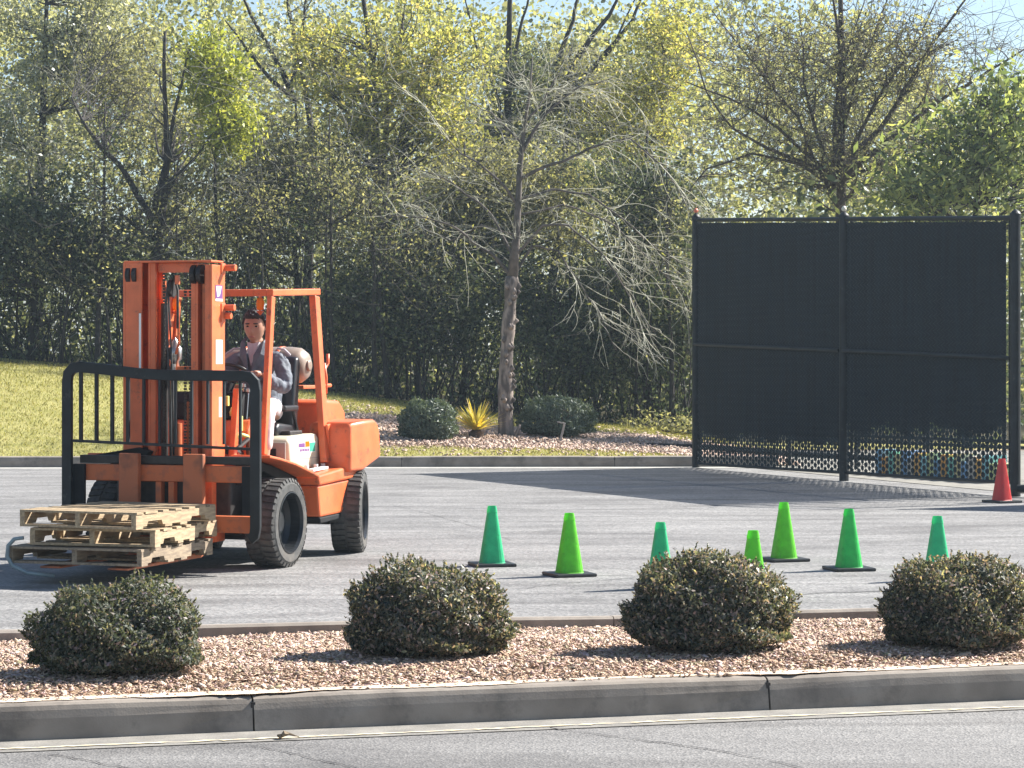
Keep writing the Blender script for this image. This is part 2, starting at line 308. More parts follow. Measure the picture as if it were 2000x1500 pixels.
# concrete apron behind the screen
b = MB().add([(3.2, 38.2, .006), (5.6, 32.0, .006), (6.4, 30.0, .006), (40, 33, .006), (40, 44, .006), (3.4, 44, .006)], [(0, 1, 2, 3, 4, 5)])
tag(b.build('concrete_apron', mat('apron_concrete', (.22, .21, .185), .85, var=.15, vscale=3, bump=.2), fix=False), kind='structure')
def kerb(name, p0, p1, width, h, side, joints, m, top_soft=.03, seg=.06):
    """a kerb with battered rounded face; side = +1 when the face looks towards -normal; built in lengths between joints"""
    p0 = Vector(p0); p1 = Vector(p1); d = (p1 - p0).normalized(); nrm = Vector((-d.y, d.x, 0))
    prof = [(0, -.03), (.012, h * .6), (.022, h - .03), (.032, h - .01), (.05, h), (width - .02, h + .004), (width, h - .01), (width, -.03)]
    if side < 0: prof = [(width - a, z) for a, z in prof][::-1]
    b = MB(); js = [0] + joints + [(p1 - p0).length]; rr = random.Random(5)
    for a, c in zip(js[:-1], js[1:]):
        a += .004; c -= .004; n = max(2, int((c - a) / .5)); base = len(b.v); k = len(prof); vs = []; fs = []
        for i in range(n + 1):
            t = a + (c - a) * i / n; sh = .025 if i in (0, n) else 0; wob = rr.uniform(-.004, .004)
            for q, z in prof:
                q2 = q + (sh if q < .06 and side > 0 and z > .05 else 0) * .5
                pp = p0 + d * t + nrm * (q2 + wob); vs.append((pp.x, pp.y, z - (sh * .3 if z > .1 else 0)))
        for i in range(n):
            for j in range(k - 1): fs.append((i * k + j, (i + 1) * k + j, (i + 1) * k + j + 1, i * k + j + 1))
        fs.append(tuple(range(k))); fs.append(tuple(n * k + j for j in range(k - 1, -1, -1)))
        b.add(vs, fs)
    o = b.build(name, m); tag(o, kind='structure')
    # mortar in the joints
    b = MB()
    for t in joints:
        q0 = p0 + d * t + nrm * .03; q1 = p0 + d * t + nrm * (width - .01); b.bar((q0.x, q0.y, h / 2 - .02), (q1.x, q1.y, h / 2 - .02), .02, h - .02)
    if joints: tag(b.build(name + '_joint', M['dark']), kind='structure')
X0 = -12.
def jt(u, v): # distance along the near kerb of a joint seen at u
    g = G(u, v, 0); return (Vector((g.x, kY(g.x), 0)) - Vector((X0, kY(X0), 0))).length
j1, j2 = jt(500, 1425), jt(1503, 1385)
kerb('kerb', (X0, kY(X0), 0), (14, kY(14), 0), .16, .16, 1, sorted([j1 - 2 * (j2 - j1), j1 - (j2 - j1), j1, j2, j2 + (j2 - j1), j2 + 2 * (j2 - j1)]), M['concrete'])
kerb('island_back_kerb', (-14, bY(-14) - .15, 0), (14, bY(14) - .15, 0), .15, .15, -1, [3, 6, 9, 12, 15, 18, 21, 24], M['concrete'])
kerb('far_kerb', (-30, FAR_L(-30), 0), (4.0, FAR_L(4.0), 0), .16, .16, 1, [3.2, 6.3, 9.4, 12.5, 15.6, 18.7, 21.8, 24.9, 28.35, 31.55], M['concrete'])
# pavement cracks, thin dark lines in the road and the lot
def crack(pts, wd, name='pavement_crack'):
    b = MB(); rr = random.Random(int(pts[0][0])); Q = []
    for (u0, v0), (u1, v1) in zip(pts[:-1], pts[1:]):
        n = 8
        for i in range(n): t = i / n; g = G(u0 + (u1 - u0) * t, v0 + (v1 - v0) * t); Q.append((g.x + rr.uniform(-.01, .01), g.y + rr.uniform(-.02, .02)))
    vs = []; fs = []
    for i, (x, y) in enumerate(Q):
        ww = wd * rr.uniform(.4, 1.2); vs += [(x, y - ww, .005), (x, y + ww, .005)]
        if i: fs.append((2 * i - 2, 2 * i, 2 * i + 1, 2 * i - 1))
    b.add(vs, fs); tag(b.build(name, M['dark'], fix=False), kind='structure')
crack([(490, 1458), (560, 1470), (650, 1492), (760, 1520)], .006)
crack([(1075, 1424), (1300, 1452), (1500, 1484), (1600, 1510)], .007)
crack([(100, 1475), (200, 1492), (320, 1520)], .006)
crack([(760, 985), (860, 1010), (930, 1030), (1010, 1060)], .012)
crack([(1010, 1152), (1100, 1140), (1260, 1128)], .008)
crack([(1540, 1162), (1800, 1152), (2000, 1158)], .012)
# ------------------------------------------------------------------ island bed
def isl_z(x, y):
    a = y - (kY(x) + .16); c = (bY(x) - .15) - y; t = max(0, min(a, c * .8)) 
    f = 1 - min(1, max(c, 0) / 2.6); return .14 + .045 * min(1, a / .5 if a > 0 else 0) * (1 - f) - .06 * f ** 1.5 + .010 * math.sin(x * 3.1 + y) * math.sin(y * 4.3)
xs = np.linspace(-14, 14, 281); n_y = 34; vs = []; fs = []
for j in range(n_y):
    t = j / (n_y - 1)
    for x in xs:
        y = (kY(x) + .155) * (1 - t) + (bY(x) - .148) * t; vs.append((x, y, isl_z(x, y)))
for j in range(n_y - 1):
    for i in range(len(xs) - 1):
        k = j * len(xs) + i; fs.append((k, k + 1, k + 1 + len(xs), k + len(xs)))
b = MB().add(vs, fs); tag(b.build('mulch_bed', M['mulch'], smooth=True, fix=False), kind='structure')
b = MB(); vs2 = []; fs2 = []; rr = random.Random(31); off_ = 0  # sand strip whose pale colour also stands in for the sunlit kerb top
nk = (math.cos(math.atan(KS)), math.sin(math.atan(KS)))
for i in range(700):
    X = -6 + i * .02; y1 = kY(X) + .175; off_ = max(-.035, min(.04, off_ + rr.uniform(-.012, .012))); y0 = kY(X) + .085 + off_ + .02 * math.sin(X * 2.3)
    vs2 += [(X, y0, .1652), (X, (y0 + y1) / 2, .169), (X, y1, .168)]
    if i: k = 3 * i; fs2 += [(k - 3, k, k + 1, k - 2), (k - 2, k + 1, k + 2, k - 1)]
b.add(vs2, fs2); tag(b.build('sunlit_sand', mat('sunlit_kerb_sand', (.62, .47, .35), .95, col2=(.74, .60, .46), vscale=40, bump=.5, bscale=120), fix=False), 'pale sand on the near kerb top, coloured bright for its sunlit edge', 'sand', kind='stuff')
rng = np.random.default_rng(3)
n = 110000; x = rng.uniform(-3.4, 3.8, n); t = rng.uniform(0, 1, n) ** .9
y = np.array([(kY(a) + .10) * (1 - q) + (bY(a) - .17) * q for a, q in zip(x, t)]); z = np.array([isl_z(a, c) for a, c in zip(x, y)])
edge = (t < .045); keep = ~edge | (rng.uniform(size=n) < .35); x, y, z, t = x[keep], y[keep], z[keep], t[keep]; n = len(x)
z = z + rng.uniform(.002, .016, n); z[t < .045] = .168
nr = rng.normal(size=(n, 3)) * .38; nr[:, 2] += 1
L = rng.uniform(.008, .026, n) * rng.choice([1, 1, 1, 1.7], n)
tag(leaves_mesh('wood_chips', np.stack([x, y, z], 1), nr, L, L * rng.uniform(.25, .6, n), M['chips'], rng=rng, shape='chip'), 'pale and brown wood chip mulch covering the kerbed island', 'mulch', kind='stuff')
# ------------------------------------------------------------------ far bank: lawn, bed, forest floor
xs = list(np.linspace(-45, -14, 16)) + list(np.linspace(-13.5, 6, 66)) + list(np.linspace(7, 60, 20))
def Yrow(x, t): return FAR_L(x) + .155 + t
ts = list(np.linspace(0, 14, 43)) + [20, 30, 60, 120]
b = MB(); vs = []; fs = []; nx = len(xs)
for t in ts:
    for X in xs: y = Yrow(X, t); vs.append((X, y, gz(X, y)))
for j in range(len(ts) - 1):
    for i in range(nx - 1): fs.append((j * nx + i, j * nx + i + 1, (j + 1) * nx + i + 1, (j + 1) * nx + i))
b.add(vs, fs)
mm = bpy.data.materials.new('bank_ground'); mm.use_nodes = True
N_ = mm.node_tree.nodes; Lk = mm.node_tree.links; B_ = N_['Principled BSDF']; B_.inputs['Roughness'].default_value = .95; B_.inputs['Specular IOR Level'].default_value = .15
at = N_.new('ShaderNodeAttribute'); at.attribute_name = 'cover'
tc = N_.new('ShaderNodeTexCoord'); nz = N_.new('ShaderNodeTexNoise'); nz.inputs['Scale'].default_value = 3; nz.inputs['Detail'].default_value = 8; Lk.new(tc.outputs['Object'], nz.inputs[0])
def ramp(c1, c2, lo=.35, hi=.65):
    c = N_.new('ShaderNodeValToRGB'); c.color_ramp.elements[0].color = (*c1, 1); c.color_ramp.elements[1].color = (*c2, 1); c.color_ramp.elements[0].position = lo; c.color_ramp.elements[1].position = hi; Lk.new(nz.outputs[0], c.inputs[0]); return c
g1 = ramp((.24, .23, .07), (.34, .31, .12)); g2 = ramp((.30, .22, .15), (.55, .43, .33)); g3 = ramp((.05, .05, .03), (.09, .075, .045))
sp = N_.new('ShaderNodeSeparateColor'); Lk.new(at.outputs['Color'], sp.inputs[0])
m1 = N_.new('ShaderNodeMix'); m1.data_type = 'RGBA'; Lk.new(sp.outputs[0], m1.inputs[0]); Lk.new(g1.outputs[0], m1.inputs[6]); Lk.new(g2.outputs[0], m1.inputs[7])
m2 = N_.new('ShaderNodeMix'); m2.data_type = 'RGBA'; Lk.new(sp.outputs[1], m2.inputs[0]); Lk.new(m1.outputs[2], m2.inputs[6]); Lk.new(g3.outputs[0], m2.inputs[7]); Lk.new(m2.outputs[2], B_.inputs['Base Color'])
bpn = N_.new('ShaderNodeBump'); bpn.inputs['Strength'].default_value = .6; bpn.inputs['Distance'].default_value = .05; nz2 = N_.new('ShaderNodeTexNoise'); nz2.inputs['Scale'].default_value = 25; Lk.new(tc.outputs['Object'], nz2.inputs[0]); Lk.new(nz2.outputs[0], bpn.inputs['Height']); Lk.new(bpn.outputs[0], B_.inputs['Normal'])
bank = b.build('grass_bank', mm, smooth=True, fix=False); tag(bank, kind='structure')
def in_bed(X, t): # mulch bed round the young tree; t = metres behind the far kerb
    lo = 1.35 if X < 1.3 else max(0, 1.35 - (X - 1.3) * .9)
    left = -3.6 + .12 * t
    return 1. if (X > left and t > lo + .12 * math.sin(X * 4) and t < 6.5 and X > -3.5) else 0.
ca = bank.data.attributes.new('cover', 'FLOAT_COLOR', 'POINT')
for i, (X, Y, Z) in enumerate(vs):
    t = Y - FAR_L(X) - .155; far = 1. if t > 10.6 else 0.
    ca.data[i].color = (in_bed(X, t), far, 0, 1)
rng = np.random.default_rng(8)
pts = []
while len(pts) < 15000:
    X = rng.uniform(-3.9, 4.4); t = rng.uniform(.1, 8.5) ** 1
    if in_bed(X, t) or rng.uniform() < .12: pts.append((X, Yrow(X, t), gz(X, Yrow(X, t)) + rng.uniform(.0, .03)))
c = np.array(pts); n = len(c); nr = rng.normal(size=(n, 3)) * .5; nr[:, 2] += 1; L = rng.uniform(.03, .085, n)
tag(leaves_mesh('bark_chips', c, nr, L, L * rng.uniform(.35, .7, n), M['chips_far'], rng=rng, shape='chip'), 'pale bark chips spread round the bare tree behind the far kerb', 'mulch', kind='stuff')
pts = []
while len(pts) < 52000:
    X = rng.uniform(-12.5, 4.2); t = rng.uniform(.02, 11.5)
    if not in_bed(X, t) or rng.uniform() < .015: pts.append((X, Yrow(X, t), gz(X, Yrow(X, t)) + .02))
c = np.array(pts); n = len(c); nr = rng.normal(size=(n, 3)); nr[:, 2] *= .3; ax = rng.normal(size=(n, 3)) * .35; ax[:, 2] = 1
L = rng.uniform(.03, .06, n)
tag(leaves_mesh('grass', c, nr, L, L * .3, M['blades'], rng=rng, axis=ax), 'short yellow green grass on the bank behind the far kerb', 'grass', kind='stuff')
# ------------------------------------------------------------------ trees
def polyline(p0, p1, n, wob, rr, sag=0):
    p0 = Vector(p0); p1 = Vector(p1); d = (p1 - p0); L = d.length; out = []; o1 = Vector([rr.uniform(-1, 1) for _ in range(3)]); o2 = Vector([rr.uniform(-1, 1) for _ in range(3)])
    for i in range(n + 1):
        t = i / n; s = math.sin(math.pi * t); s2 = math.sin(2.6 * math.pi * t)
        out.append(p0 + d * t + (o1 * s + o2 * s2 * .4) * wob * L + Vector((0, 0, -sag * L * (t * t) + sag * L * s * .5)))
    return out
def taper(r0, r1, n): return [r0 + (r1 - r0) * (i / n) ** .8 for i in range(n + 1)]
def leafcloud(clumps, per, size, rng, flat=.8, up=.3):
    cs = []; 
    for (x, y, z, r) in clumps:
        k = max(3, int(per * (2.6 if size < .2 else 1.8) * (r / .45) ** 2)); q = rng.normal(size=(k, 3)) * np.array([r * .62, r * .62, r * .62 * flat]); cs.append(q + np.array([x, y, z]))
    c = np.concatenate(cs); n = len(c); nr = rng.normal(size=(n, 3)); nr[:, 2] += up; L = rng.uniform(.5, 1.2, n) * size * .70
    return c, nr, L
def tree(name, label, base, top, tr, crowns, nclump, per, lsize, lmat, seed, bark='bark_dark', group='trees of the wood behind the lot', cat='tree', clr=(.28, .6), forks=None, bare=.3, shape='hex', aspect=.5, cpart='crown', lowest=.25):
    shape = 'diamond'; aspect *= 1.05
    """crowns: list of (centre Vector, rx, ry, rz, weight). forks: extra main limbs as lists of points with a radius"""
    rr = random.Random(seed); rng = np.random.default_rng(seed); base = Vector(base); top = Vector(top)
    root = empty(name, base); tag(root, label, cat, group)
    tb = MB(); n = 10; tp = polyline(base - base, top - base, n, .035, rr); tb.tube(tp, taper(tr, tr * .22, n), 8)
    limbs = [(tp, taper(tr, tr * .22, n))]
    for f in (forks or []):
        pts, r0 = f; q = [Vector(p) - base for p in pts]; Q = []
        for a, c in zip(q[:-1], q[1:]): Q += polyline(a, c, 4, .03, rr)[:-1]
        Q.append(q[-1]); rad = taper(r0, r0 * .25, len(Q) - 1); tb.tube(Q, rad, 6); limbs.append((Q, rad))
    W = sum(cw[4] for cw in crowns); cl = []
    for (cc, rx, ry, rz, wt) in crowns:
        for _ in range(int(nclump * wt / W)):
            while True:
                v = Vector((rr.gauss(0, .5), rr.gauss(0, .5), rr.gauss(0, .5)))
                if v.length < 1.1: break
            p = Vector(cc) - base + Vector((v.x * rx, v.y * ry, v.z * rz)); cl.append((p, rr.uniform(*clr)))
    for p, r in cl: # a branch to each clump
        best = None
        for pts, rad in limbs:
            for i, q in enumerate(pts):
                if q.z < top.z * 0 + (tp[-1].z) * lowest: continue
                dz = p.z - q.z; dd = (p - q).length + (2.0 * max(0, -dz)) + abs(dz - (p - q).length * .5) * .6
                if best is None or dd < best[0]: best = (dd, q, rad[i])
        if best is None: continue
        m = 5; r0 = min(best[2] * .55, .012 + .012 * (p - best[1]).length); bp_ = polyline(best[1], p, m, .07, rr); tb.tube(bp_, taper(r0, .006, m), 4, cap=False)
        for _ in range(3):
            q = bp_[rr.randint(2, m)]; e = p + Vector((rr.gauss(0, 1), rr.gauss(0, 1), rr.gauss(.3, .8))) * r * rr.uniform(.8, 1.8 + bare)
            tb.tube(polyline(q, e, 5, .17, rr), [.007, .006, .006, .005, .004, .002], 3, cap=False)
    tb.build('trunk', M[bark], root, smooth=True, fix=False)
    if per:
        c, nr, L = leafcloud([(p.x, p.y, p.z, r) for p, r in cl], per, lsize, rng)
        leaves_mesh(cpart, c, nr, L, L * aspect, M[lmat], root, rng, shape=shape)
    return root
def gp(u, Y): X = (u - 1000) / CF * Y; return Vector((X, Y, gz(X, Y)))
def cr(u, v, Y, wpx, hpx, ry=1.4, wt=1): s = Y / CF; return (P(u, v, Y), wpx * s, ry, hpx * s, wt)
def pp(l, Y): return [P(u, v, Y + (k * .1)) for k, (u, v) in enumerate(l)]
tree('tall_tree', 'tall glossy grey leaved tree at the far left, its leaf colour paled for sky glare', gp(70, 56), P(95, -60, 56), .16, [cr(90, 60, 56, 150, 150), cr(40, 250, 56, 110, 130), cr(200, 90, 56.5, 90, 120)], 80, 75, .17, 'lf_glare_grey', 11)
tree('forked_tree', 'dark forked tree with thin olive leaves behind the forklift mast', gp(300, 50.2), P(330, 60, 50.2), .13, [cr(300, 250, 53, 150, 170), cr(230, 120, 53, 110, 120), cr(350, 400, 53, 120, 90, wt=.5)], 80, 42, .15, 'lf_olive', 12,
     forks=[(pp([(298, 430), (240, 330), (170, 250), (140, 190)], 50.1), .08), (pp([(302, 410), (330, 300), (345, 200), (370, 90)], 50.1), .07), (pp([(300, 380), (380, 310), (430, 230)], 50.), .05), (pp([(300, 470), (220, 400), (150, 380)], 50.3), .05)])
tree('lime_tree', 'small bright lime green tree crown left of the yellow tree', gp(440, 51), P(430, 110, 51), .07, [cr(425, 160, 50.6, 60, 85, .5, 1.3), cr(440, 250, 50.6, 50, 60, .5), cr(400, 110, 50.6, 30, 45, .4, .5)], 60, 60, .17, 'lf_lime', 13, clr=(.2, .5))
tree('yellow_tree', 'broad yellow green tree glowing in the sun left of the thick bare trunk', gp(770, 55), P(780, 20, 55), .14, [cr(800, 110, 54, 180, 110, 1.6, 1.4), cr(700, 230, 53.4, 120, 130, 1.0), cr(870, 240, 53.4, 100, 110, 1.0), cr(620, 110, 54, 60, 90, 1, .5)], 210, 42, .17, 'lf_yel', 14, clr=(.2, .45),
     forks=[(pp([(745, 520), (742, 380), (735, 200), (710, 0), (705, -40)], 54.6), .13), (pp([(760, 500), (757, 360), (790, 220), (850, 90)], 54.8), .08)])
tree('leaning_tree', 'dark bare limbed tree rising past the top edge left of the yellow tree', gp(600, 57), P(560, -60, 57), .15, [cr(540, 90, 57, 90, 80), cr(600, 40, 57, 60, 60)], 26, 26, .14, 'lf_glare_grey', 15,
     forks=[(pp([(575, 200), (540, 120), (490, 30), (460, -30)], 56.8), .09), (pp([(572, 160), (590, 60), (600, -30)], 56.7), .07), (pp([(570, 190), (500, 120), (440, 40)], 56.7), .07)])
tree('thick_trunked_tree', 'thick dark trunk standing against the sky above the young bare tree', gp(995, 57), P(1000, -80, 57), .20, [cr(1020, 160, 57, 70, 90, 1, 1), cr(980, 260, 57, 90, 80, 1, 1)], 50, 60, .12, 'lf_dark', 16,
     forks=[(pp([(985, 330), (975, 200), (930, 90), (900, -30)], 56.8), .06), (pp([(1000, 170), (1015, 60), (1040, -40)], 56.9), .07)])
tree('slanting_limb_tree', 'tree with parallel dark limbs slanting up right across the sky', gp(1060, 58), P(1120, 90, 58), .14, [cr(1140, 160, 58, 110, 80, 1.2, 1), cr(1180, 230, 58, 120, 70, 1.2, 1)], 60, 60, .13, 'lf_olive', 17,
     forks=[(pp([(1060, 230), (1085, 130), (1120, 40), (1135, -30)], 57.5), .10), (pp([(1070, 220), (1130, 110), (1190, 30), (1215, -30)], 57.4), .11), (pp([(1080, 215), (1170, 120), (1235, 40), (1265, -30)], 57.3), .09), (pp([(1090, 200), (1200, 90), (1250, -20)], 57.3), .06)])
tree('golden_tree', 'yellow green tree with sky gaps between the slanting limbs and the screen', gp(1290, 56), P(1310, 30, 56), .10, [cr(1270, 190, 55.5, 90, 90, 1.2, 1), cr(1320, 80, 55.5, 80, 80, 1, .7), cr(1210, 260, 55.5, 90, 60, 1, .6)], 80, 46, .16, 'lf_yel', 18)
fan = [[(1625, 380), (1600, 330), (1560, 230), (1470, 120), (1390, 20)], [(1630, 370), (1630, 250), (1640, 100), (1620, -40)], [(1640, 360), (1650, 240), (1700, 90), (1750, -40)], [(1640, 340), (1720, 250), (1800, 120), (1900, -20)],
       [(1645, 350), (1740, 270), (1860, 180), (2010, 90)], [(1625, 360), (1560, 320), (1470, 300), (1380, 330), (1330, 400)], [(1620, 340), (1520, 250), (1420, 190), (1340, 160)], [(1650, 350), (1740, 310), (1850, 250), (1960, 240)],
       [(1600, 330), (1500, 290), (1430, 250), (1380, 180), (1340, 60)], [(1660, 300), (1710, 200), (1790, 90), (1830, 0)], [(1650, 250), (1650, 120), (1690, 0)], [(1610, 300), (1570, 160), (1560, 20)], [(1640, 400), (1700, 350), (1800, 330), (1870, 360)]]
tree('many_limbed_tree', 'large bare tree of many dark fanning limbs above the black screen', gp(1628, 47), P(1640, -60, 47), .17, [cr(1560, 150, 47, 200, 150, 1.6, 1.2), cr(1760, 120, 47, 180, 120, 1.6, 1), cr(1600, 300, 47, 230, 80, 1.5, 1)], 330, 9, .12, 'lf_olive', 19, bark='bark_brown',
     forks=[(pp(l, 46.9), (.075 if k in (1, 3, 4) else .045)) for k, l in enumerate(fan)], bare=1.6)
tree('broad_leaved_tree', 'large leaved green tree rising behind the right end of the screen', gp(1890, 45), P(1900, 210, 45), .12, [cr(1900, 320, 44.5, 120, 80, 1.4, 1.2), cr(1990, 230, 44.5, 60, 110, 1.2, 1), cr(1790, 380, 44.5, 110, 60, 1.2, 1), cr(1850, 270, 44.5, 90, 50, 1.2, .4), cr(2060, 330, 44.5, 90, 130, 1, .6), cr(1950, 180, 44.5, 40, 60, .8, .25)], 125, 15, .34, 'lf_mag', 20, aspect=.30, clr=(.3, .75))
tree('ivy_clad_tree', 'dark green leafy tree between the young bare tree and the screen', gp(1270, 50.5), P(1265, 260, 50.5), .11, [cr(1260, 400, 50, 130, 110, 1.2, 1.2), cr(1230, 560, 50, 110, 130, 1.1, 1), cr(1330, 640, 50, 70, 130, 1, .8)], 120, 48, .15, 'lf_dark', 21)
tree('olive_tree', 'dull olive tree between the lime crown and the yellow tree', gp(560, 53), P(570, 190, 53), .09, [cr(560, 330, 52.5, 120, 120, 1.2, 1), cr(640, 400, 52.5, 110, 110, 1.2, 1), cr(500, 420, 52.5, 90, 110, 1.2, .8)], 140, 48, .14, 'lf_olive', 22)
tree('dark_leaved_tree', 'dark bluish green tree low at the far left above the lawn', gp(60, 50), P(60, 330, 50), .10, [cr(60, 440, 49.6, 130, 90, 1.2, 1), cr(160, 500, 49.8, 90, 80, 1, .8), cr(-40, 520, 49.6, 100, 110, 1, .6)], 100, 50, .17, 'lf_dark', 23, forks=[(pp([(62, 560), (110, 480), (200, 470), (262, 530)], 49.3), .05), (pp([(70, 640), (150, 600), (200, 480)], 49.4), .05)])
tree('green_tree', 'mid green tree directly behind the young bare tree', gp(900, 52), P(900, 280, 52), .09, [cr(860, 430, 51.5, 120, 110, 1.2, 1.2), cr(960, 380, 51.5, 120, 100, 1.2, 1), cr(1080, 400, 51.5, 110, 110, 1.2, 1)], 165, 48, .14, 'lf_olive', 24)
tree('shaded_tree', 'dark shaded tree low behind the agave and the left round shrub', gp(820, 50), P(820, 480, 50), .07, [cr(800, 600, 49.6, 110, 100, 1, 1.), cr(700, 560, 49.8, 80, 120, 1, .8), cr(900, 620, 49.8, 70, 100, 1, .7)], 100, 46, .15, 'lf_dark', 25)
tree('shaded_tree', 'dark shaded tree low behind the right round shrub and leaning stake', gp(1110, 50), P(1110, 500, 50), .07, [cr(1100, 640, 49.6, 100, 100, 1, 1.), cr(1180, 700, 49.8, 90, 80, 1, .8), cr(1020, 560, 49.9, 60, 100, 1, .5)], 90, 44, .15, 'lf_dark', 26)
# slender saplings and poles of the wood's edge
slim = [(190, 48.9, 200, .065), (215, 49.0, 360, .04), (120, 48.8, 420, .045), (255, 50, 380, .03), (372, 50.5, 380, .03), (345, 50, 300, .035), (620, 49.2, 300, .035), (655, 49.0, 220, .05), (735, 48.9, 330, .065), (757, 49.0, 340, .065), (830, 49.2, 420, .03), (795, 50.4, 430, .03), (880, 50.5, 440, .03), (1310, 48.9, 300, .06), (1240, 49.2, 420, .035), (1160, 50.5, 430, .03), (500, 50.2, 260, .035), (1345, 49.8, 460, .03)]
where = ['nearest the left tree with the level bough', 'just right of the tallest left sapling', 'low left above the lawn crest', 'against the left side of the mast', 'seen through the overhead guard', 'right behind the mast top', 'above the overhead guard rear corner', 'right of the forklift guard',
         'left one of the close dark pair', 'right one of the close dark pair', 'behind the left round shrub', 'between the dark pair and the left round shrub', 'behind the agave', 'thickest one beside the screen', 'halfway between the bare tree and the screen', 'behind the right round shrub', 'above the driver', 'against the screen\'s left post']
for k, (u, Y, vt, r) in enumerate(slim):
    tree('sapling', 'slender dark sapling ' + where[k], gp(u, Y), P(u + random.Random(k).uniform(-25, 25), vt, Y), r, [cr(u, vt + 120, Y, 70, 110, .8)], 16, 16, .13, 'lf_olive' if k % 3 else 'lf_dark', 40 + k, group='slender saplings along the edge of the wood', bare=1.2, lowest=.15)
# the wood beyond: leaves one cannot tell apart
rng = np.random.default_rng(30)
TOPV = [(-800, -60), (0, -60), (200, -40), (300, -80), (430, -80), (500, 20), (620, 20), (720, -20), (780, -80), (880, -60), (920, 30), (1000, 20), (1240, 30), (1310, -40), (1400, -60), (1460, -10), (1600, 0), (1700, 60), (1850, 160), (2000, 220), (2300, 120), (3500, 20)]
def mass(n, X0, X1, Y0, Y1, zlo, topf, size, rng, clump=.9, pw=1.0):
    nc = n // 28; X = rng.uniform(X0, X1, nc); Y = rng.uniform(Y0, Y1, nc); out = []
    zt = np.array([topf(a, c) for a, c in zip(X, Y)]); z = zlo + (zt - zlo) * rng.uniform(0, 1, nc) ** pw
    c = np.stack([X, Y, z], 1); c = np.repeat(c, 28, 0) + rng.normal(size=(nc * 28, 3)) * clump * .5
    n = len(c); nr = rng.normal(size=(n, 3)); nr[:, 2] += .3; return c, nr, rng.uniform(.6, 1.3, n) * size
tf = lambda X, Y: CH + (691 - interp(1000 + X / Y * CF, TOPV)) / CF * Y
c, nr, L = mass(175000, -30, 30, 58, 67, .2, tf, .115, rng, .7, pw=.9)
tf2 = lambda X, Y: CH + (691 - interp(1000 + X / Y * CF, TOPV) - 25) / CF * Y
e = mass(105000, -38, 36, 69, 84, .1, tf2, .24, rng, 1.2, .9); c = np.concatenate([c, e[0]]); nr = np.concatenate([nr, e[1]]); L = np.concatenate([L, e[2]])
tag(leaves_mesh('woodland', c, nr, L, L * .55, M['lf_back'], rng=rng, shape='hex'), 'dense mixed wood beyond the front row of trees', 'wood', kind='stuff')
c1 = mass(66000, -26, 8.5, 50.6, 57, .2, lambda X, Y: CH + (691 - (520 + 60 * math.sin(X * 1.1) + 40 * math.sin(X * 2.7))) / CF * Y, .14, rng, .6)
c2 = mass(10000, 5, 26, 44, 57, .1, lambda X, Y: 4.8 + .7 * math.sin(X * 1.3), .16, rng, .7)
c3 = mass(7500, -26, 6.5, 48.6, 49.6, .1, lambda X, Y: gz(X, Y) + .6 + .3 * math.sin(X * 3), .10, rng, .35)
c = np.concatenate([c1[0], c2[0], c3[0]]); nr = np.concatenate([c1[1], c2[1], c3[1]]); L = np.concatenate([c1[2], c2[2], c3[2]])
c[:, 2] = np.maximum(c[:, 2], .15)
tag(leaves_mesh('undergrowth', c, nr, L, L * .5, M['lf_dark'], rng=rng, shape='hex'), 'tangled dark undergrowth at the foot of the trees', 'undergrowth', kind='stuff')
# thin stems in the undergrowth
b = MB(); rr = random.Random(77)
for k in range(420):
    u = rr.uniform(-60, 1360); Y = rr.uniform(48.9, 53); g = gp(u, Y); h = rr.uniform(1, 4.5); e = g + Vector((rr.uniform(-1.2, 1.2), rr.uniform(-.6, .6), h))
    m = 5; r0 = rr.uniform(.008, .022); b.tube(polyline(g, e, m, .06, rr), taper(r0, r0 * .3, m), 4, cap=False)
tag(b.build('brushwood', M['bark_dark'], smooth=True, fix=False), 'thin tangled stems rising from the undergrowth', 'brushwood', kind='stuff')
b = MB(); rr = random.Random(78)
for k in range(1500):
    u = rr.uniform(-40, 2040); v = rr.uniform(120, 700) if u < 1360 else rr.uniform(60, 420); v = v if v < 560 or rr.random() < .3 else v - 300; Y = rr.uniform(49.0, 53.5); p = P(u, v, Y); L_ = rr.uniform(.4, 1.6); a = rr.uniform(-.6, 3.7)
    e = p + Vector((math.cos(a) * L_, rr.uniform(-.3, .3), math.sin(a) * L_ * .8)); r0 = rr.uniform(.005, .011); pts = polyline(p, e, 5, .16, rr)
    b.tube(pts, taper(r0, .003, 5), 3, cap=False)
    if rr.random() < .7: q = pts[rr.randint(1, 4)]; e2 = q + Vector((rr.uniform(-.5, .5), 0, rr.uniform(-.2, .6))); b.tube(polyline(q, e2, 3, .15, rr), [.005, .004, .003, .002], 3, cap=False)
tag(b.build('bare_twigs', mat('pale_wood_twigs', (.17, .16, .135), .8, col2=(.36, .35, .29), vscale=1.5), smooth=True, fix=False), 'fine pale bare twigs woven through the edge of the wood', 'twigs', kind='stuff')
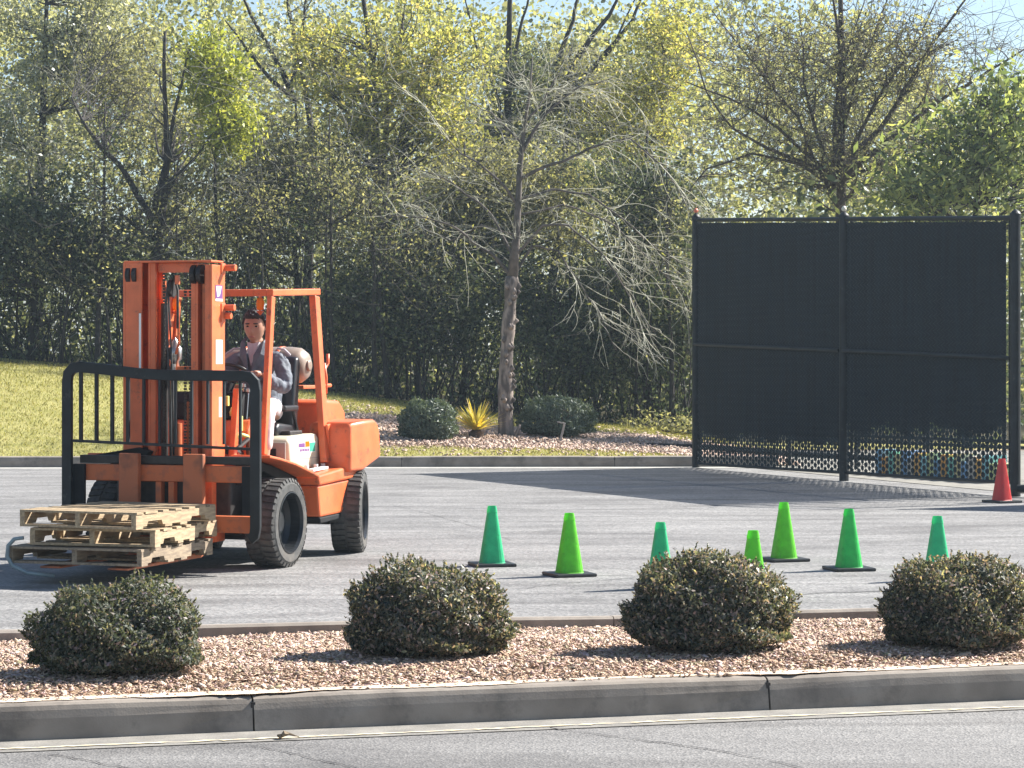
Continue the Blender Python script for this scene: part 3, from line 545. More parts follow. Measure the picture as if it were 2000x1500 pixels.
# ------------------------------------------------------------------ the young bare tree
def bare_tree():
    rr = random.Random(4); base = gp(988, 42.0); root = empty('young_tree', base); tag(root, 'young leafless tree with flaking bark and long drooping pale twigs', 'tree')
    Y = 42.0; q = lambda u, v, dy=0: P(u, v, Y + dy) - base
    b = MB(); path = [Vector((0, 0, -.1)), q(987, 780), q(988, 720), q(992, 650), q(997, 590), q(1000, 540)]
    rad = [.145, .125, .118, .108, .10, .11]; P2 = []; R2 = []
    for i in range(len(path) - 1):
        for k in range(5):
            t = k / 5; P2.append(path[i].lerp(path[i + 1], t)); R2.append((rad[i] + (rad[i + 1] - rad[i]) * t) * rr.uniform(.9, 1.12))
    P2.append(path[-1]); R2.append(.10); b.tube(P2, R2, 12)
    for k in range(26): # knots, burrs and loose bark
        i = rr.randint(3, len(P2) - 2); a = rr.uniform(-1.2, 2.2); d = Vector((math.cos(a), -abs(math.sin(a)), 0)); p = P2[i] + d * R2[i] * .9
        b.tube([p - Vector((0, 0, .05)) , p + d * .03, p + Vector((0, 0, rr.uniform(.04, .10)))], [.02, rr.uniform(.035, .055), .015], 6)
    b.build('trunk', M['bark_light'], root, smooth=True)
    lead = MB(); up = [q(1000, 545), q(1008, 470), q(1012, 400), q(1015, 330), q(1022, 260), q(1035, 180), q(1040, 110)]; ur = [.10, .066, .055, .048, .036, .022, .010]
    lead.tube(up, ur, 8)
    limbs = []
    def limb(pts, r0, dy):
        Q = [q(u, v, dy * i / (len(pts) - 1)) for i, (u, v) in enumerate(pts)]; S = []
        for a, c in zip(Q[:-1], Q[1:]): S += polyline(a, c, 4, .04, rr)[:-1]
        S.append(Q[-1]); rad = taper(r0, r0 * .2, len(S) - 1); lead.tube(S, rad, 6); limbs.append((S, rad))
    limb([(1000, 540), (960, 495), (920, 470), (880, 440), (830, 425), (760, 420)], .04, -.6)
    limb([(1003, 510), (960, 420), (910, 380), (850, 340), (800, 330)], .03, .5)
    limb([(1010, 400), (960, 340), (900, 300), (850, 250)], .03, -.4)
    limb([(1015, 350), (1080, 320), (1150, 290), (1230, 270), (1300, 330), (1340, 400)], .035, -.8)
    limb([(1012, 390), (1080, 370), (1150, 380), (1220, 430), (1290, 490), (1350, 530)], .03, .6)
    limb([(1005, 500), (1060, 440), (1110, 440), (1180, 500), (1230, 580), (1280, 650)], .03, -.7)
    limb([(1000, 540), (1040, 480), (1090, 490), (1130, 550), (1170, 610), (1205, 685)], .028, .3)
    limb([(1018, 300), (1060, 230), (1130, 170), (1200, 150)], .04, .4)
    limb([(1025, 240), (1070, 180), (1110, 90)], .025, .7)
    limb([(1020, 280), (960, 220), (900, 190)], .022, .6)
    limb([(1012, 420), (1100, 400), (1200, 440), (1280, 520), (1345, 580)], .024, 1.0)
    limb([(1008, 460), (940, 440), (880, 470), (820, 440), (740, 470)], .022, .9)
    lead.build('limbs', M['bark_mid'], root, smooth=True, fix=False)
    tw = MB()
    def twig(p, d, L, r, lev, droop):
        n = 7; pts = [p]; d = d.normalized(); cur = Vector((rr.uniform(-1, 1), rr.uniform(-1, 1), rr.uniform(-.6, .6))) * .22
        for i in range(n):
            d = (d + Vector((0, 0, -droop)) + cur + Vector([rr.uniform(-.15, .15) for _ in range(3)])).normalized(); p = p + d * L / n; pts.append(p)
        tw.tube(pts, taper(r, r * .45, n), 3, cap=False)
        if lev:
            for _ in range(rr.randint(2, 4)):
                i = rr.randint(1, n - 1); dd = (pts[i + 1] - pts[i]).normalized() + Vector([rr.uniform(-.8, .8) for _ in range(3)]); twig(pts[i], dd, L * rr.uniform(.35, .65), r * .7, lev - 1, droop)
    for S, rad in limbs:
        right = S[-1].x > S[0].x; k = 15 if right else 6
        for _ in range(k):
            i = rr.randint(len(S) // 4, len(S) - 2); d = (S[i + 1] - S[i]).normalized() + Vector([rr.uniform(-.9, .9) for _ in range(3)])
            if right: d += Vector((.5, 0, -.1))
            twig(S[i], d, rr.uniform(.5, 1.45), rr.uniform(.005, .009), 2 if rr.random() < .55 else 1, .09 if right else .03)
    for i in range(60):
        p = up[rr.randint(1, 5)]; a = rr.uniform(0, 6.28); twig(p, Vector((math.cos(a), math.sin(a), .5)), rr.uniform(.5, 1.2), .005, 1, .0)
    tw.build('twigs', M['twig'], root, smooth=True, fix=False)
    rg = np.random.default_rng(9); c = []
    for S, rad in limbs:
        for _ in range(7): p = S[rr.randint(3, len(S) - 1)]; c.append([p.x + rr.gauss(0, .25), p.y + rr.gauss(0, .25), p.z + rr.gauss(0, .25)])
    c = np.array(c); tag(leaves_mesh('leaf_buds', c, rg.normal(size=c.shape), .09, .04, M['lf_yel'], root, rg), kind='stuff')
bare_tree()
# ------------------------------------------------------------------ shrubs
def shrub(name, label, cat, c, rx, ry, h, nleaf, ls, m, seed, group, lump=.12, asp=.42, under=.18, part='foliage', shell=.35, tw=60, core_k=1):
    rr = random.Random(seed); rng = np.random.default_rng(seed); root = empty(name, c); tag(root, label, cat, group)
    d = rng.normal(size=(nleaf, 3)); d /= np.linalg.norm(d, axis=1, keepdims=True); d[:, 2] = d[:, 2] * .9 + .12; d /= np.linalg.norm(d, axis=1, keepdims=True)
    ph = rng.uniform(0, 6.28, 6)
    lum = 1 + lump * (np.sin(d[:, 0] * 5 + ph[0]) * np.sin(d[:, 1] * 4 + ph[1]) + .7 * np.sin(d[:, 2] * 7 + ph[2] + d[:, 0] * 6) + .45 * np.sin(d[:, 0] * 14 + ph[3]) * np.sin(d[:, 2] * 13 + d[:, 1] * 11 + ph[4]))
    rad = lum * (1 - shell * rng.uniform(0, 1, nleaf) ** 1.8); zc = h * .30
    wd_ = np.where(d[:, 2] > 0, (1 - np.abs(d[:, 2]) ** 2.6) ** .5 / np.maximum(1e-3, (1 - d[:, 2] ** 2) ** .5), np.minimum(1.9, (1 - np.minimum(.98, np.abs(d[:, 2])) ** 4) ** .5 / np.maximum(.3, (1 - d[:, 2] ** 2) ** .5))); lum = lum * 1.0
    p = np.stack([d[:, 0] * rx * rad * wd_, d[:, 1] * ry * rad * wd_, zc + np.where(d[:, 2] > 0, d[:, 2] * (h - zc), d[:, 2] * zc * (1 - under)) * rad], 1)
    p[:, 2] = np.maximum(p[:, 2], .01 + rng.uniform(0, .03, nleaf))
    nr = d * 1.0 + rng.normal(size=(nleaf, 3)) * .8; nr[:, 2] += .2
    ax = d * .8 + rng.normal(size=(nleaf, 3)) * .6; ax[:, 2] += .5; L = rng.uniform(.6, 1.35, nleaf) * ls
    ns = int(nleaf * .028); idx = rng.integers(0, nleaf, ns); sp = []; sn = []; sa = []
    for i in idx: # shoots standing out of the clipped surface
        if d[i, 2] < -.1: continue
        dr = d[i] * .8 + rng.normal(size=3) * .35 + np.array([0, 0, .45]); dr /= np.linalg.norm(dr); ln = rng.uniform(.015, .05) * (rx / .42)
        b0 = np.array([d[i, 0] * rx * lum[i] * wd_[i], d[i, 1] * ry * lum[i] * wd_[i], zc + (d[i, 2] * (h - zc) if d[i, 2] > 0 else d[i, 2] * zc) * lum[i]])
        for k in range(7):
            sp.append(b0 + dr * ln * (k / 6)); q_ = rng.normal(size=3); sa.append(dr * .9 + q_ * .6); sn.append(rng.normal(size=3))
    sp = np.array(sp); sa = np.array(sa); sn = np.array(sn)
    p = np.concatenate([p, sp]); nr = np.concatenate([nr, sn]); ax = np.concatenate([ax, sa]); L = np.concatenate([L, rng.uniform(.7, 1.1, len(sp)) * ls * .85])
    leaves_mesh(part, p, nr, L, L * asp, m, root, rng, axis=ax)
    b = MB()
    for k in range(tw):
        i = rr.randrange(nleaf); e = Vector(p[i]) * rr.uniform(.8, 1.08); s = Vector((rr.uniform(-.08, .08) * rx * 2, rr.uniform(-.08, .08), 0)); b.tube(polyline(s, e, 4, .08, rr), taper(.007 * (rx / .45), .0025, 4), 4, cap=False)
    core = [(.001, .0), (rx * .3, .01), (rx * .5, h * .25), (rx * .5, h * .5), (rx * .3, h * .68), (.001, h * .72)]  # dark dome inside the leaves, added to deepen the shade between them
    if core_k: b.lathe([(r, z) for r, z in core], n=14)
    b.build('stems', M['stem'], root, fix=False)
    return root
gr = 'clipped round shrubs on the kerbed island'
def isl(u, Y): X = (u - 1000) / CF * Y; return (X, Y, isl_z(X, Y) - .01)
shrub('shrub', 'greyish shrub at the left end of the island below the pallets', 'shrub', isl(232, 11.98), .40, .37, .44, 30000, .028, M['lf_shrub2'], 51, gr, .10)
shrub('shrub', 'green and red tipped shrub second from the left, right of the forklift wheels', 'shrub', isl(834, 12.75), .41, .38, .47, 30000, .031, M['lf_shrub'], 52, gr, .085)
shrub('shrub', 'rounded shrub second from the right, covering the feet of two green cones', 'shrub', isl(1378, 12.9), .415, .38, .505, 30000, .031, M['lf_shrub'], 53, gr, .085)
shrub('shrub', 'rounded dark shrub at the right edge of the island, before a bluish green cone', 'shrub', isl(1868, 13.1), .38, .36, .48, 27000, .030, M['lf_shrub'], 54, gr, .09)
g2_ = 'round clipped shrubs in the far mulch bed'
shrub('round_shrub', 'small dark round shrub left of the spiky yellow plant', 'shrub', tuple(gp(836, 40.4)), .46, .45, .66, 7000, .07, M['lf_blue'], 55, g2_, .08, asp=.3, under=-.1)
shrub('round_shrub', 'wide blue green shrub right of the bare trunk', 'shrub', tuple(gp(1085, 42.2)), .64, .5, .70, 9000, .07, M['lf_blue'], 56, g2_, .08, asp=.3)
shrub('ground_shrub', 'low straggly yellowish shrub at the left foot of the black screen', 'shrub', tuple(gp(1300, 47.5)), .8, .5, .40, 700, .09, M['lf_olive'], 57, None, .35, tw=20, core_k=.0)
def yucca():
    base = gp(930, 41.2); root = empty('yucca', base); tag(root, 'spiky yellow striped yucca beside the bare tree trunk', 'plant')
    rr = random.Random(6); b = MB()
    for k in range(95):
        a = rr.uniform(0, 6.283); el = R(rr.uniform(4, 70)); L = rr.uniform(.42, .64); d = Vector((math.cos(a) * math.cos(el), math.sin(a) * math.cos(el), math.sin(el)))
        s = d.cross(Vector((0, 0, 1))).normalized() * .022; p0 = Vector((0, 0, .12)); p1 = p0 + d * L * .5; p2 = p0 + d * L + Vector((0, 0, -.03)); up_ = Vector((0, 0, .008))
        b.add([p0 - s * .6, p0 + s * .6, p1 + s + up_, p1 - s + up_, p2], [(0, 1, 2, 3), (3, 2, 4)])
    b.build('blades', M['lf_yucca'], root, fix=False)
    b = MB().lathe([(.001, 0), (.12, .01), (.13, .08), (.05, .15), (.001, .16)], n=12); b.build('stump', M['stem'], root)
yucca()
g = gp(1092, 40.8); b = MB().bar((0, 0, -.05), (.09, .02, .33), .045, .03); b.bar((.095, .02, .32), (-.03, 0, .345), .045, .022); o = b.build('leaning_stake', mat('weathered_stake', (.3, .28, .26), .8), bev=.004); o.location = g; tag(o, 'grey stake with a bent top leaning before the blue green shrub', 'stake')
g = gp(1006, 41.7); b = MB().tube([(0, 0, -.03), (.03, 0, .1), (.09, 0, .22)], [.035, .03, .02], 7); b.tube([(.03, 0, .08), (.12, -.02, .06), (.2, -.02, .08)], [.02, .016, .008], 6); o = b.build('cut_stub', M['bark_light'], smooth=True); o.location = g; tag(o, 'short cut branch stub at the right of the bare trunk foot', 'branch')
b = MB().tube([(1.7, 41.2, .20), (2.3, 40.6, .21), (3.1, 40.3, .20), (4.6, 39.3, .12), (6.2, 37.8, .09)], .045, 8); o = b.build('drain_pipe', M['black'], smooth=True); tag(o, 'black pipe lying along the bed and passing behind the screen', 'pipe')
# ------------------------------------------------------------------ screen fence
def screen_fence():
    A = Vector((2.75, 37.5, 0)); C = Vector((6.0, 29.9, 0)); d = (C - A).normalized(); Lg = (C - A).length; nrm = Vector((-d.y, d.x, 0))
    tb = Vector((4.44, 33.55, 0)); sB = (tb - A).length
    root = empty('screen_fence', A, math.atan2(d.y, d.x)); tag(root, 'tall black chain link fence with dark privacy slats', 'fence')
    H = lambda s: 3.70 + (3.32 - 3.70) * s / Lg; Bt = lambda s: .06 + .10 * s / Lg; Mid = lambda s: 1.845 + (1.65 - 1.845) * s / Lg
    for s, hh, r in ((0, 3.78, .058), (sB, 3.58, .064), (Lg, 3.40, .062)):
        b = MB().cyl((s, 0, -.05), (s, 0, hh - .05), r, 16); b.lathe([(r * 1.12, hh - .08), (r * 1.12, hh - .03), (r * .7, hh), (.001, hh + .03)], (s, 0, 0), n=16); o = b.build('post', M['frame_black'], root, smooth=False)
        if s < Lg:
            b = MB().lathe([(.001, 0), (.03, .01), (.036, .035), (.02, .065), (.001, .075)], (s + .0, 0, hh + .025), n=12); b.build('cap_knob', mat('knob', (.8, .2, .1) if s == 0 else (.8, .75, .6), .4), o, smooth=True)
    def rail(f, r, dy=0):
        b = MB()
        for s0, s1 in ((.05, sB - .05), (sB + .05, Lg - .05)): b.cyl((s0, dy, f(s0)), (s1, dy, f(s1)), r, 10)
        b.build('rail', M['frame_black'], root)
    rail(H, .03); rail(Mid, .026, -.045); rail(Bt, .022)
    for s in (.11, sB - .16, sB + .16, Lg - .14): MB().cyl((s, .02, Bt(s)), (s, .02, H(s)), .02, 8).build('tension_bar', M['frame_black'], root)
    wv = MB(); pitch = .088; ph = .088; n = int((Lg - .1) / pitch)
    for i in range(n):
        s0 = .06 + i * pitch; z = Bt(s0); pts = []; k = 0; top = H(s0)
        while z < top:
            pts.append((s0 + (pitch * .98 if k % 2 else 0), (.006 if k % 2 else -.006) + .0, z)); z += ph / 2 * 1.05; k += 1
        wv.tube(pts, .0055, 4, cap=False)
    wv.build('wire_mesh', M['mesh'], root, fix=False)
    sl_ = MB(); rr = random.Random(2)
    for i in range(n - 1):
        s0 = .06 + i * pitch + pitch * .5; wd = .074; a = R(rr.uniform(3, 10)); dx, dy = math.cos(a) * wd / 2, math.sin(a) * wd / 2
        z0 = Bt(s0) + .03; z1 = H(s0) - .04 - rr.uniform(0, .01)
        zs = z0 + (rr.uniform(.04, .14) if s0 < sB else rr.uniform(.22, .34)) + .05 * math.sin(s0 * 5)
        for (za, zb, kk) in ((zs + .30, z1, 1.),):
            ex, ey = dx * kk, dy * kk
            sl_.add([(s0 - ex, -ey, za), (s0 + ex, ey, za), (s0 + ex, ey, zb), (s0 - ex, -ey, zb), (s0 - ex, -ey + .004, za), (s0 + ex, ey + .004, za), (s0 + ex, ey + .004, zb), (s0 - ex, -ey + .004, zb)],
                    [(0, 1, 2, 3), (7, 6, 5, 4), (0, 3, 7, 4), (1, 5, 6, 2)])
        z = z0 + (pitch / 2 if i % 2 else 0); q = 0
        while z < zs + .36:   # worn remnants of the slat in every link near the ground
            g_ = min(1, max(0, (z - zs + .10) / .36)); cx_ = s0; wdd = (.040 + .010 * g_) * rr.uniform(.85, 1.08); hh_ = (.041 + .011 * g_) * rr.uniform(.9, 1.1)
            sl_.add([(cx_, 0, z - hh_), (cx_ + wdd, .002, z - hh_ * .2), (cx_ + wdd * .8, .002, z + hh_ * .5), (cx_, 0, z + hh_), (cx_ - wdd * .8, -.002, z + hh_ * .5), (cx_ - wdd, -.002, z - hh_ * .2)], [(0, 1, 2, 3, 4, 5)]); z += pitch
    sl_.build('privacy_slats', M['slat'], root, fix=False)
    # gate beyond the right-hand post
    g = empty('gate', (6.09, 29.72, 0), R(-24)); tag(g, 'black pipe framed gate at the right edge beside the screen', 'gate')
    b = MB()
    for x in (0.02, 1.15): b.cyl((x, 0, .06), (x, 0, 3.35), .035, 10)
    for z in (.1, .22, 1.0, 3.0, 3.32): b.cyl((.02, 0, z), (1.15, 0, z), .025, 8)
    b.cyl((-.10, 0, .10), (.06, 0, .10), .05, 8)
    b.build('gate_frame', M['frame_black'], g)
    b = MB()
    for i in range(13):
        pts = []; z = .2; k = 0
        while z < 3.3: pts.append((.03 + i * .088 + (.086 if k % 2 else 0), .006 if k % 2 else -.006, z)); z += .046; k += 1
        b.tube(pts, .003, 4, cap=False)
    b.build('wire_mesh', M['mesh'], g, fix=False)
    b = MB(); pts = [(0, 0, 3.37), (0, .0, 3.5), (.03, 0, 3.58), (.07, 0, 3.55), (.05, 0, 3.5), (.01, 0, 3.6), (0, 0, 3.75), (.05, 0, 3.83), (.1, 0, 3.78)]; b.tube(pts, .008, 6); b.build('wire_curl', M['black'], g)
    # far panel outside the frame whose shade crosses the lot at the right
    p2 = empty('side_fence', (8.0, 29.25, 0), R(-24)); tag(p2, 'short black screen panel beyond the gate at the right', 'fence'); b = MB(); b.box((0, -.01, .1), (1.6, .01, 3.3)); b.build('screen_sheet', M['slat'], p2)
    b = MB()
    for x in (0, 1.6): b.cyl((x, 0, 0), (x, 0, 3.4), .05, 10)
    b.build('panel_posts', M['frame_black'], p2)
screen_fence()
# low second fence and painted planter seen through the slats
b = MB(); q0 = Vector((4.2, 38.0, 0)); q1 = Vector((7.6, 33.2, 0))
r2 = empty('rail_fence', q0); tag(r2, 'low black rail fence glimpsed behind the slatted screen', 'fence')
for z in (.42, .5): b.cyl((0, 0, z), tuple(q1 - q0 + Vector((0, 0, z))), .025, 8)
b.build('rail', M['frame_black'], r2)
for k in range(5):
    b = MB(); p = (q1 - q0) * (k / 4); b.cyl((p.x, p.y, 0), (p.x, p.y, .9), .03, 8); b.build('post', M['frame_black'], r2)
pl = empty('striped_planter', (5.1, 35.2, 0), R(-63)); tag(pl, 'low planter box painted in blue, orange, teal and yellow stripes behind the screen', 'planter')
cols = [(.15, .35, .6), (.75, .38, .08), (.2, .55, .5), (.7, .6, .3), (.2, .4, .7), (.6, .55, .5), (.8, .45, .1), (.25, .55, .65), (.6, .65, .3)]
for k in range(18):
    hk = (.36, .30, .34, .26)[k * 7 % 4]; b = MB().box((k * .15, 0, .02), (k * .15 + .146, .3, hk)); b.build('painted_board', mat('board_paint', cols[k % 9], .6), pl)
b = MB().box((0, .02, .2), (2.7, .28, .25)); b.build('soil', M['soil'], pl)
# ------------------------------------------------------------------ cones
def cone(label, u, top, m, red=False, rot=14, hh=.48, group='small green cones set out on the lot', name='traffic_cone', base_v=None):
    vb = base_v or (top - 195.1) / .7176; g = G(u, vb); root = empty(name, g, R(rot)); tag(root, label, 'traffic cone', group)
    b = MB(); n = 32; prof = [(.102, .026), (.098, .03), (.039, hh - .052), (.042, hh - .050), (.040, hh - .042), (.032, hh), (.031, hh), (.037, hh - .05), (.090, .03)]
    vs = []
    for r, z in prof:
        for k in range(n):
            t = 2 * math.pi * k / n; c, s = math.cos(t), math.sin(t); e = (abs(c) ** 3.4 + abs(s) ** 3.4) ** (-1 / 3.4); vs.append((r * c * e, r * s * e, z))
    fs = [(i * n + k, i * n + (k + 1) % n, (i + 1) * n + (k + 1) % n, (i + 1) * n + k) for i in range(len(prof) - 1) for k in range(n)]
    b.add(vs, fs); b.build('cone_body', m, root, smooth=False)
    b = MB().box((-.165, -.165, .0), (.165, .165, .026)); b.build('cone_base', M['cone_base'], root, bev=.008)
    return root
cone('bluish green cone nearest the forklift', 961, 988, M['coneA'])
cone('lime green cone second from the forklift', 1112, 1002, M['coneB'], rot=20)
cone('bluish green cone behind the left side of the second shrub from the right', 1290, 1020, M['coneA'], rot=8)
cone('lime green cone rising from behind the right side of the second shrub from the right', 1471, 1036, M['coneB'], rot=16)
cone('lime green cone farthest back, its tip against the shade of the screen', 1531, 981, M['coneB'], rot=18)
cone('mid green cone standing clear between the two right-hand shrubs', 1658, 994, M['coneC'], rot=14)
cone('bluish green cone behind the rightmost island shrub', 1831, 1008, M['coneA'], rot=10)
cone('red cone at the foot of the screen\'s right post', 1957, 0, M['red'], rot=28, hh=.50, group=None, base_v=981)
# orange tab lying on the red cone's tip
# ------------------------------------------------------------------ forklift
FO = (-2.5471, 20.2434, 0); FR = R(-90 - 18.5)
fk = empty('forklift', FO, FR); tag(fk, 'orange forklift with a wide black load backrest carrying pallets', 'forklift')
def wheel(cx, cy, rot=0, side=1, r=.355, w=.26):
    rt = empty('wheel', (cx, cy, r), rot, fk)
    b = MB(); hw = w / 2
    prof = [(.235, -hw + .02), (.25, -hw), (.31, -hw - .003), (r - .022, -hw + .012), (r - .012, -hw + .03), (r - .012, hw - .03), (r - .022, hw - .012), (.31, hw + .003), (.25, hw), (.235, hw - .02), (.225, 0)]
    b.lathe(prof, axis='y', n=56, closed=True)
    nl = 38
    for k in range(nl):
        for sd in (-1, 1):
            a = 2 * math.pi * (k + (.5 if sd > 0 else 0)) / nl; ca, sa = math.cos(a), math.sin(a); cb, sb = math.cos(a + .05), math.sin(a + .05)
            da = .052; ps = []
            for (aa, yy, rr_) in ((a - da, sd * (hw + .001), r - .028), (a + da, sd * (hw + .001), r - .028), (a + da + .03, sd * .01, r - .014), (a - da + .03, sd * .01, r - .014), (a - da, sd * (hw - .012), r), (a + da, sd * (hw - .012), r), (a + da + .03, sd * .01, r), (a - da + .03, sd * .01, r)):
                ps.append((math.cos(aa) * rr_, yy, math.sin(aa) * rr_))
            b.add(ps, [(0, 1, 5, 4), (4, 5, 6, 7), (1, 2, 6, 5), (0, 4, 7, 3), (3, 7, 6, 2)])
    b.build('tyre', M['rubber'], rt, fix=True)
    b = MB(); s = side
    b.lathe([(.240, s * (hw - .008)), (.246, s * (hw + .004)), (.238, s * (hw + .006)), (.228, s * (hw - .02)), (.222, s * .03), (.20, s * -.01), (.10, s * -.015), (.095, s * .03), (.07, s * .04), (.001, s * .04)], axis='y', n=40)
    for k in range(6): a = k * math.pi / 3; b.cyl((.145 * math.cos(a), s * -.015, .145 * math.sin(a)), (.145 * math.cos(a), s * .01, .145 * math.sin(a)), .014, 8)
    b.build('rim', M['rim'], rt, smooth=False)
M['rim'] = mat('dark_rim_paint', (.03, .033, .037), .28, metal=.3, var=.3)
wheel(0, .70); wheel(0, -.70, side=-1); wheel(-1.58, .69, R(16)); wheel(-1.58, -.66, R(16), -1)
rb = lambda nm, m, lo, hi, bev=.01, par=fk: MB().box(lo, hi).build(nm, M[m], par, bev=bev)
# chassis, axle, belly
b = MB(); b.box((-1.95, -.48, .26), (.2, .48, .70)); b.box((-.14, -.60, .22), (.16, .60, .5)); b.box((-1.72, -.56, .24), (-1.45, .56, .44)); b.box((.1, -.5, .3), (.42, .5, .78)); b.build('chassis', M['dark'], fk, bev=.02)
# fenders: orange top plate above a black wheel arch
ftop = [(.34, .905), (.12, .875), (-.17, .825), (-.42, .765), (-.66, .705)]
for sgn in (1, -1):
    b = MB(); n = len(ftop); y0, y1 = (.46 * sgn, .80 * sgn)
    poly = [(x, z) for x, z in ftop] + [(x, z - .022) for x, z in reversed(ftop)]
    b.prism(poly, min(y0, y1), max(y0, y1)); b.build('fender', M['orange'], fk, bev=.008)
    arch = [(x - .002, z - .026) for x, z in ftop] + [(-.69, .30)] + [(-.40 + .0, .32), (-.42, .50), (-.28, .68), (0, .76), (.22, .72), (.34, .66)]
    b = MB(); b.prism(arch, min(.50 * sgn, .60 * sgn), max(.50 * sgn, .60 * sgn)); b.build('wheel_arch', M['black'], fk, bev=.01)
    # side box under the floor, with a proud upper band and a black foot
    b = MB(); b.prism([(-.665, .70), (-1.56, .765), (-1.545, .645), (-.70, .615)], min(.50 * sgn, .785 * sgn), max(.50 * sgn, .785 * sgn)); b.build('step_band', M['orange'], fk, bev=.018)
    b = MB(); b.prism([(-.70, .612), (-1.53, .642), (-1.23, .36), (-.755, .35)], min(.50 * sgn, .765 * sgn), max(.50 * sgn, .765 * sgn)); b.build('side_panel', M['orange'], fk, bev=.018)
    b = MB(); b.prism([(-.755, .347), (-1.226, .357), (-1.18, .31), (-.775, .295)], min(.50 * sgn, .76 * sgn), max(.50 * sgn, .76 * sgn)); b.build('step_foot', M['black'], fk, bev=.01)
# floor
b = MB(); b.box((-.68, -.46, .70), (.32, .46, .74)); b.build('floor_plate', M['black'], fk, bev=.005)
# counterweight: rounded shoulders and a raised middle
def cwblock(y0, y1, x0, x1, z0f, z0r, z1, rnd):
    b = MB(); prof = [(x0, z0f), (x0, z1 - .02), (x0 - .03, z1), (x1 + rnd, z1 + .015), (x1 + rnd * .45, z1 - rnd * .12), (x1 + rnd * .12, z1 - rnd * .5), (x1, z1 - rnd), (x1 - .02, z0r), (x0 - .30, z0f)]
    b.prism(prof, y0, y1); return b
for sgn in (1, -1):
    y0, y1 = sorted((.452 * sgn, .835 * sgn)); o = cwblock(y0, y1, -1.24, -1.93, .70, .80, 1.12, .13).build('counterweight_shoulder', M['orange'], fk, bev=.085, segs=5, smooth=True)
b = MB().prism([(-1.48, .60), (-1.50, 1.27), (-1.56, 1.31), (-1.95, 1.29), (-2.08, 1.20), (-2.16, .8), (-2.12, .42), (-1.9, .36), (-1.55, .36)], -.445, .445); b.build('counterweight', M['orange'], fk, bev=.05, segs=4, smooth=True)
# inner face in darker orange for its shade, engine bay, hood
b = MB(); b.box((-1.50, -.44, .62), (-1.28, .44, 1.0)); b.build('radiator_panel', M['orange_worn_shade'], fk, bev=.015)
b = MB(); b.box((-1.27, -.40, .70), (-.72, .30, .98)); b.build('engine_hood', M['black'], fk, bev=.04, segs=3)
# cream side box with grey front, sticker and feet
cb = MB(); cb.prism([(-.60, .735), (-.56, .98), (-.63, 1.02), (-1.16, 1.03), (-1.25, .98), (-1.25, .80), (-1.22, .735)], .26, .56); cb = cb.build('cream_cover', M['cream'], fk, bev=.035, segs=4, smooth=True)
b = MB(); b.prism([(.285, .74), (.285, .97), (.54, .97), (.54, .74)], -.562, -.545, 'x'); b.build('grey_front', M['greyc'], cb, bev=.005)
b = MB(); b.box((-.546, .285, .76), (-.532, .46, .92)); b.build('opening', M['black'], cb)
st = MB().box((-1.12, .561, .875), (-.77, .563, .962)).build('sticker', M['white'], cb)
MB().box((-.90, .5632, .922), (-.775, .5642, .957)).build('sticker_patch', M['purple'], st)
MB().box((-1.115, .5632, .88), (-1.0, .5642, .957)).build('sticker_patch', M['green_st'], st)
MB().box((-.995, .5632, .922), (-.91, .5642, .968)).build('sticker_patch', M['amber'], st)
for k in range(9): pass
b = MB()
for k in range(6): b.box((-.985 + k * .034, .5645, .886), (-.962 + k * .034, .5652, .91))
b.build('sticker_lettering', M['purple'], st)
b = MB(); b.box((-1.19, .5585, .825), (-.80, .5615, .828)); b.box((-1.0, .558, .745), (-.993, .5615, .775)); b.build('panel_seam', M['greyc'], cb)
for x in (-.70, -.85, -1.05, -1.2): MB().cyl((x, .60, .70), (x, .60, .775), .02, 10).build('bolt', M['white'], fk)
b = MB(); b.bar((-.80, .66, .735), (-1.12, .66, .745), .05, .02); b.build('white_strap', M['white'], fk)
# seat
b = MB(); b.prism([(-.66, 1.02), (-.64, 1.09), (-.70, 1.13), (-1.04, 1.10), (-1.06, 1.0)], -.04, .42); b.build('seat', M['vinyl'], fk, bev=.03, segs=3, smooth=True)
b = MB(); b.prism([(-1.0, 1.06), (-1.08, 1.60), (-1.11, 1.67), (-1.17, 1.68), (-1.20, 1.62), (-1.13, 1.04)], -.06, .40); b.build('backrest', M['vinyl'], fk, bev=.05, segs=4, smooth=True)
b = MB(); b.box((-1.0, .40, 1.22), (-.72, .47, 1.27)); b.bar((-.95, .43, 1.24), (-1.05, .43, 1.05), .03, .03); b.build('armrest', M['vinyl'], fk, bev=.015)
b = MB(); b.bar((-1.0, .35, 1.0), (-.74, .35, 1.0), .3, .12); b.build('seat_base', M['dark'], fk, bev=.01)
# gas tank across the rear
tk = MB(); tk.lathe([(.001, -.42), (.09, -.40), (.14, -.36), (.158, -.28), (.16, .20), (.15, .29), (.11, .345), (.06, .36), (.001, .362)], (-1.45, 0, 1.60), 'y', 32); tk = tk.build('gas_tank', M['tank'], fk, smooth=True)
b = MB(); 
for y in (-.2, .12): b.lathe([(.1605, y - .018), (.165, y - .016), (.165, y + .016), (.1605, y + .018)], (-1.45, 0, 1.60), 'y', 32)
b.build('tank_strap', M['orange'], tk, smooth=True)
b = MB().lathe([(.045, .355), (.05, .375), (.03, .378), (.001, .378)], (-1.45, 0, 1.6), 'y', 24); b.build('tank_collar', M['tank'], tk, smooth=True)
b = MB(); b.box((-1.6, -.4, 1.40), (-1.30, .38, 1.43)); b.bar((-1.45, 0, 1.28), (-1.45, 0, 1.40), .3, .1); b.build('tank_cradle', M['orange_worn_shade'], fk, bev=.006)
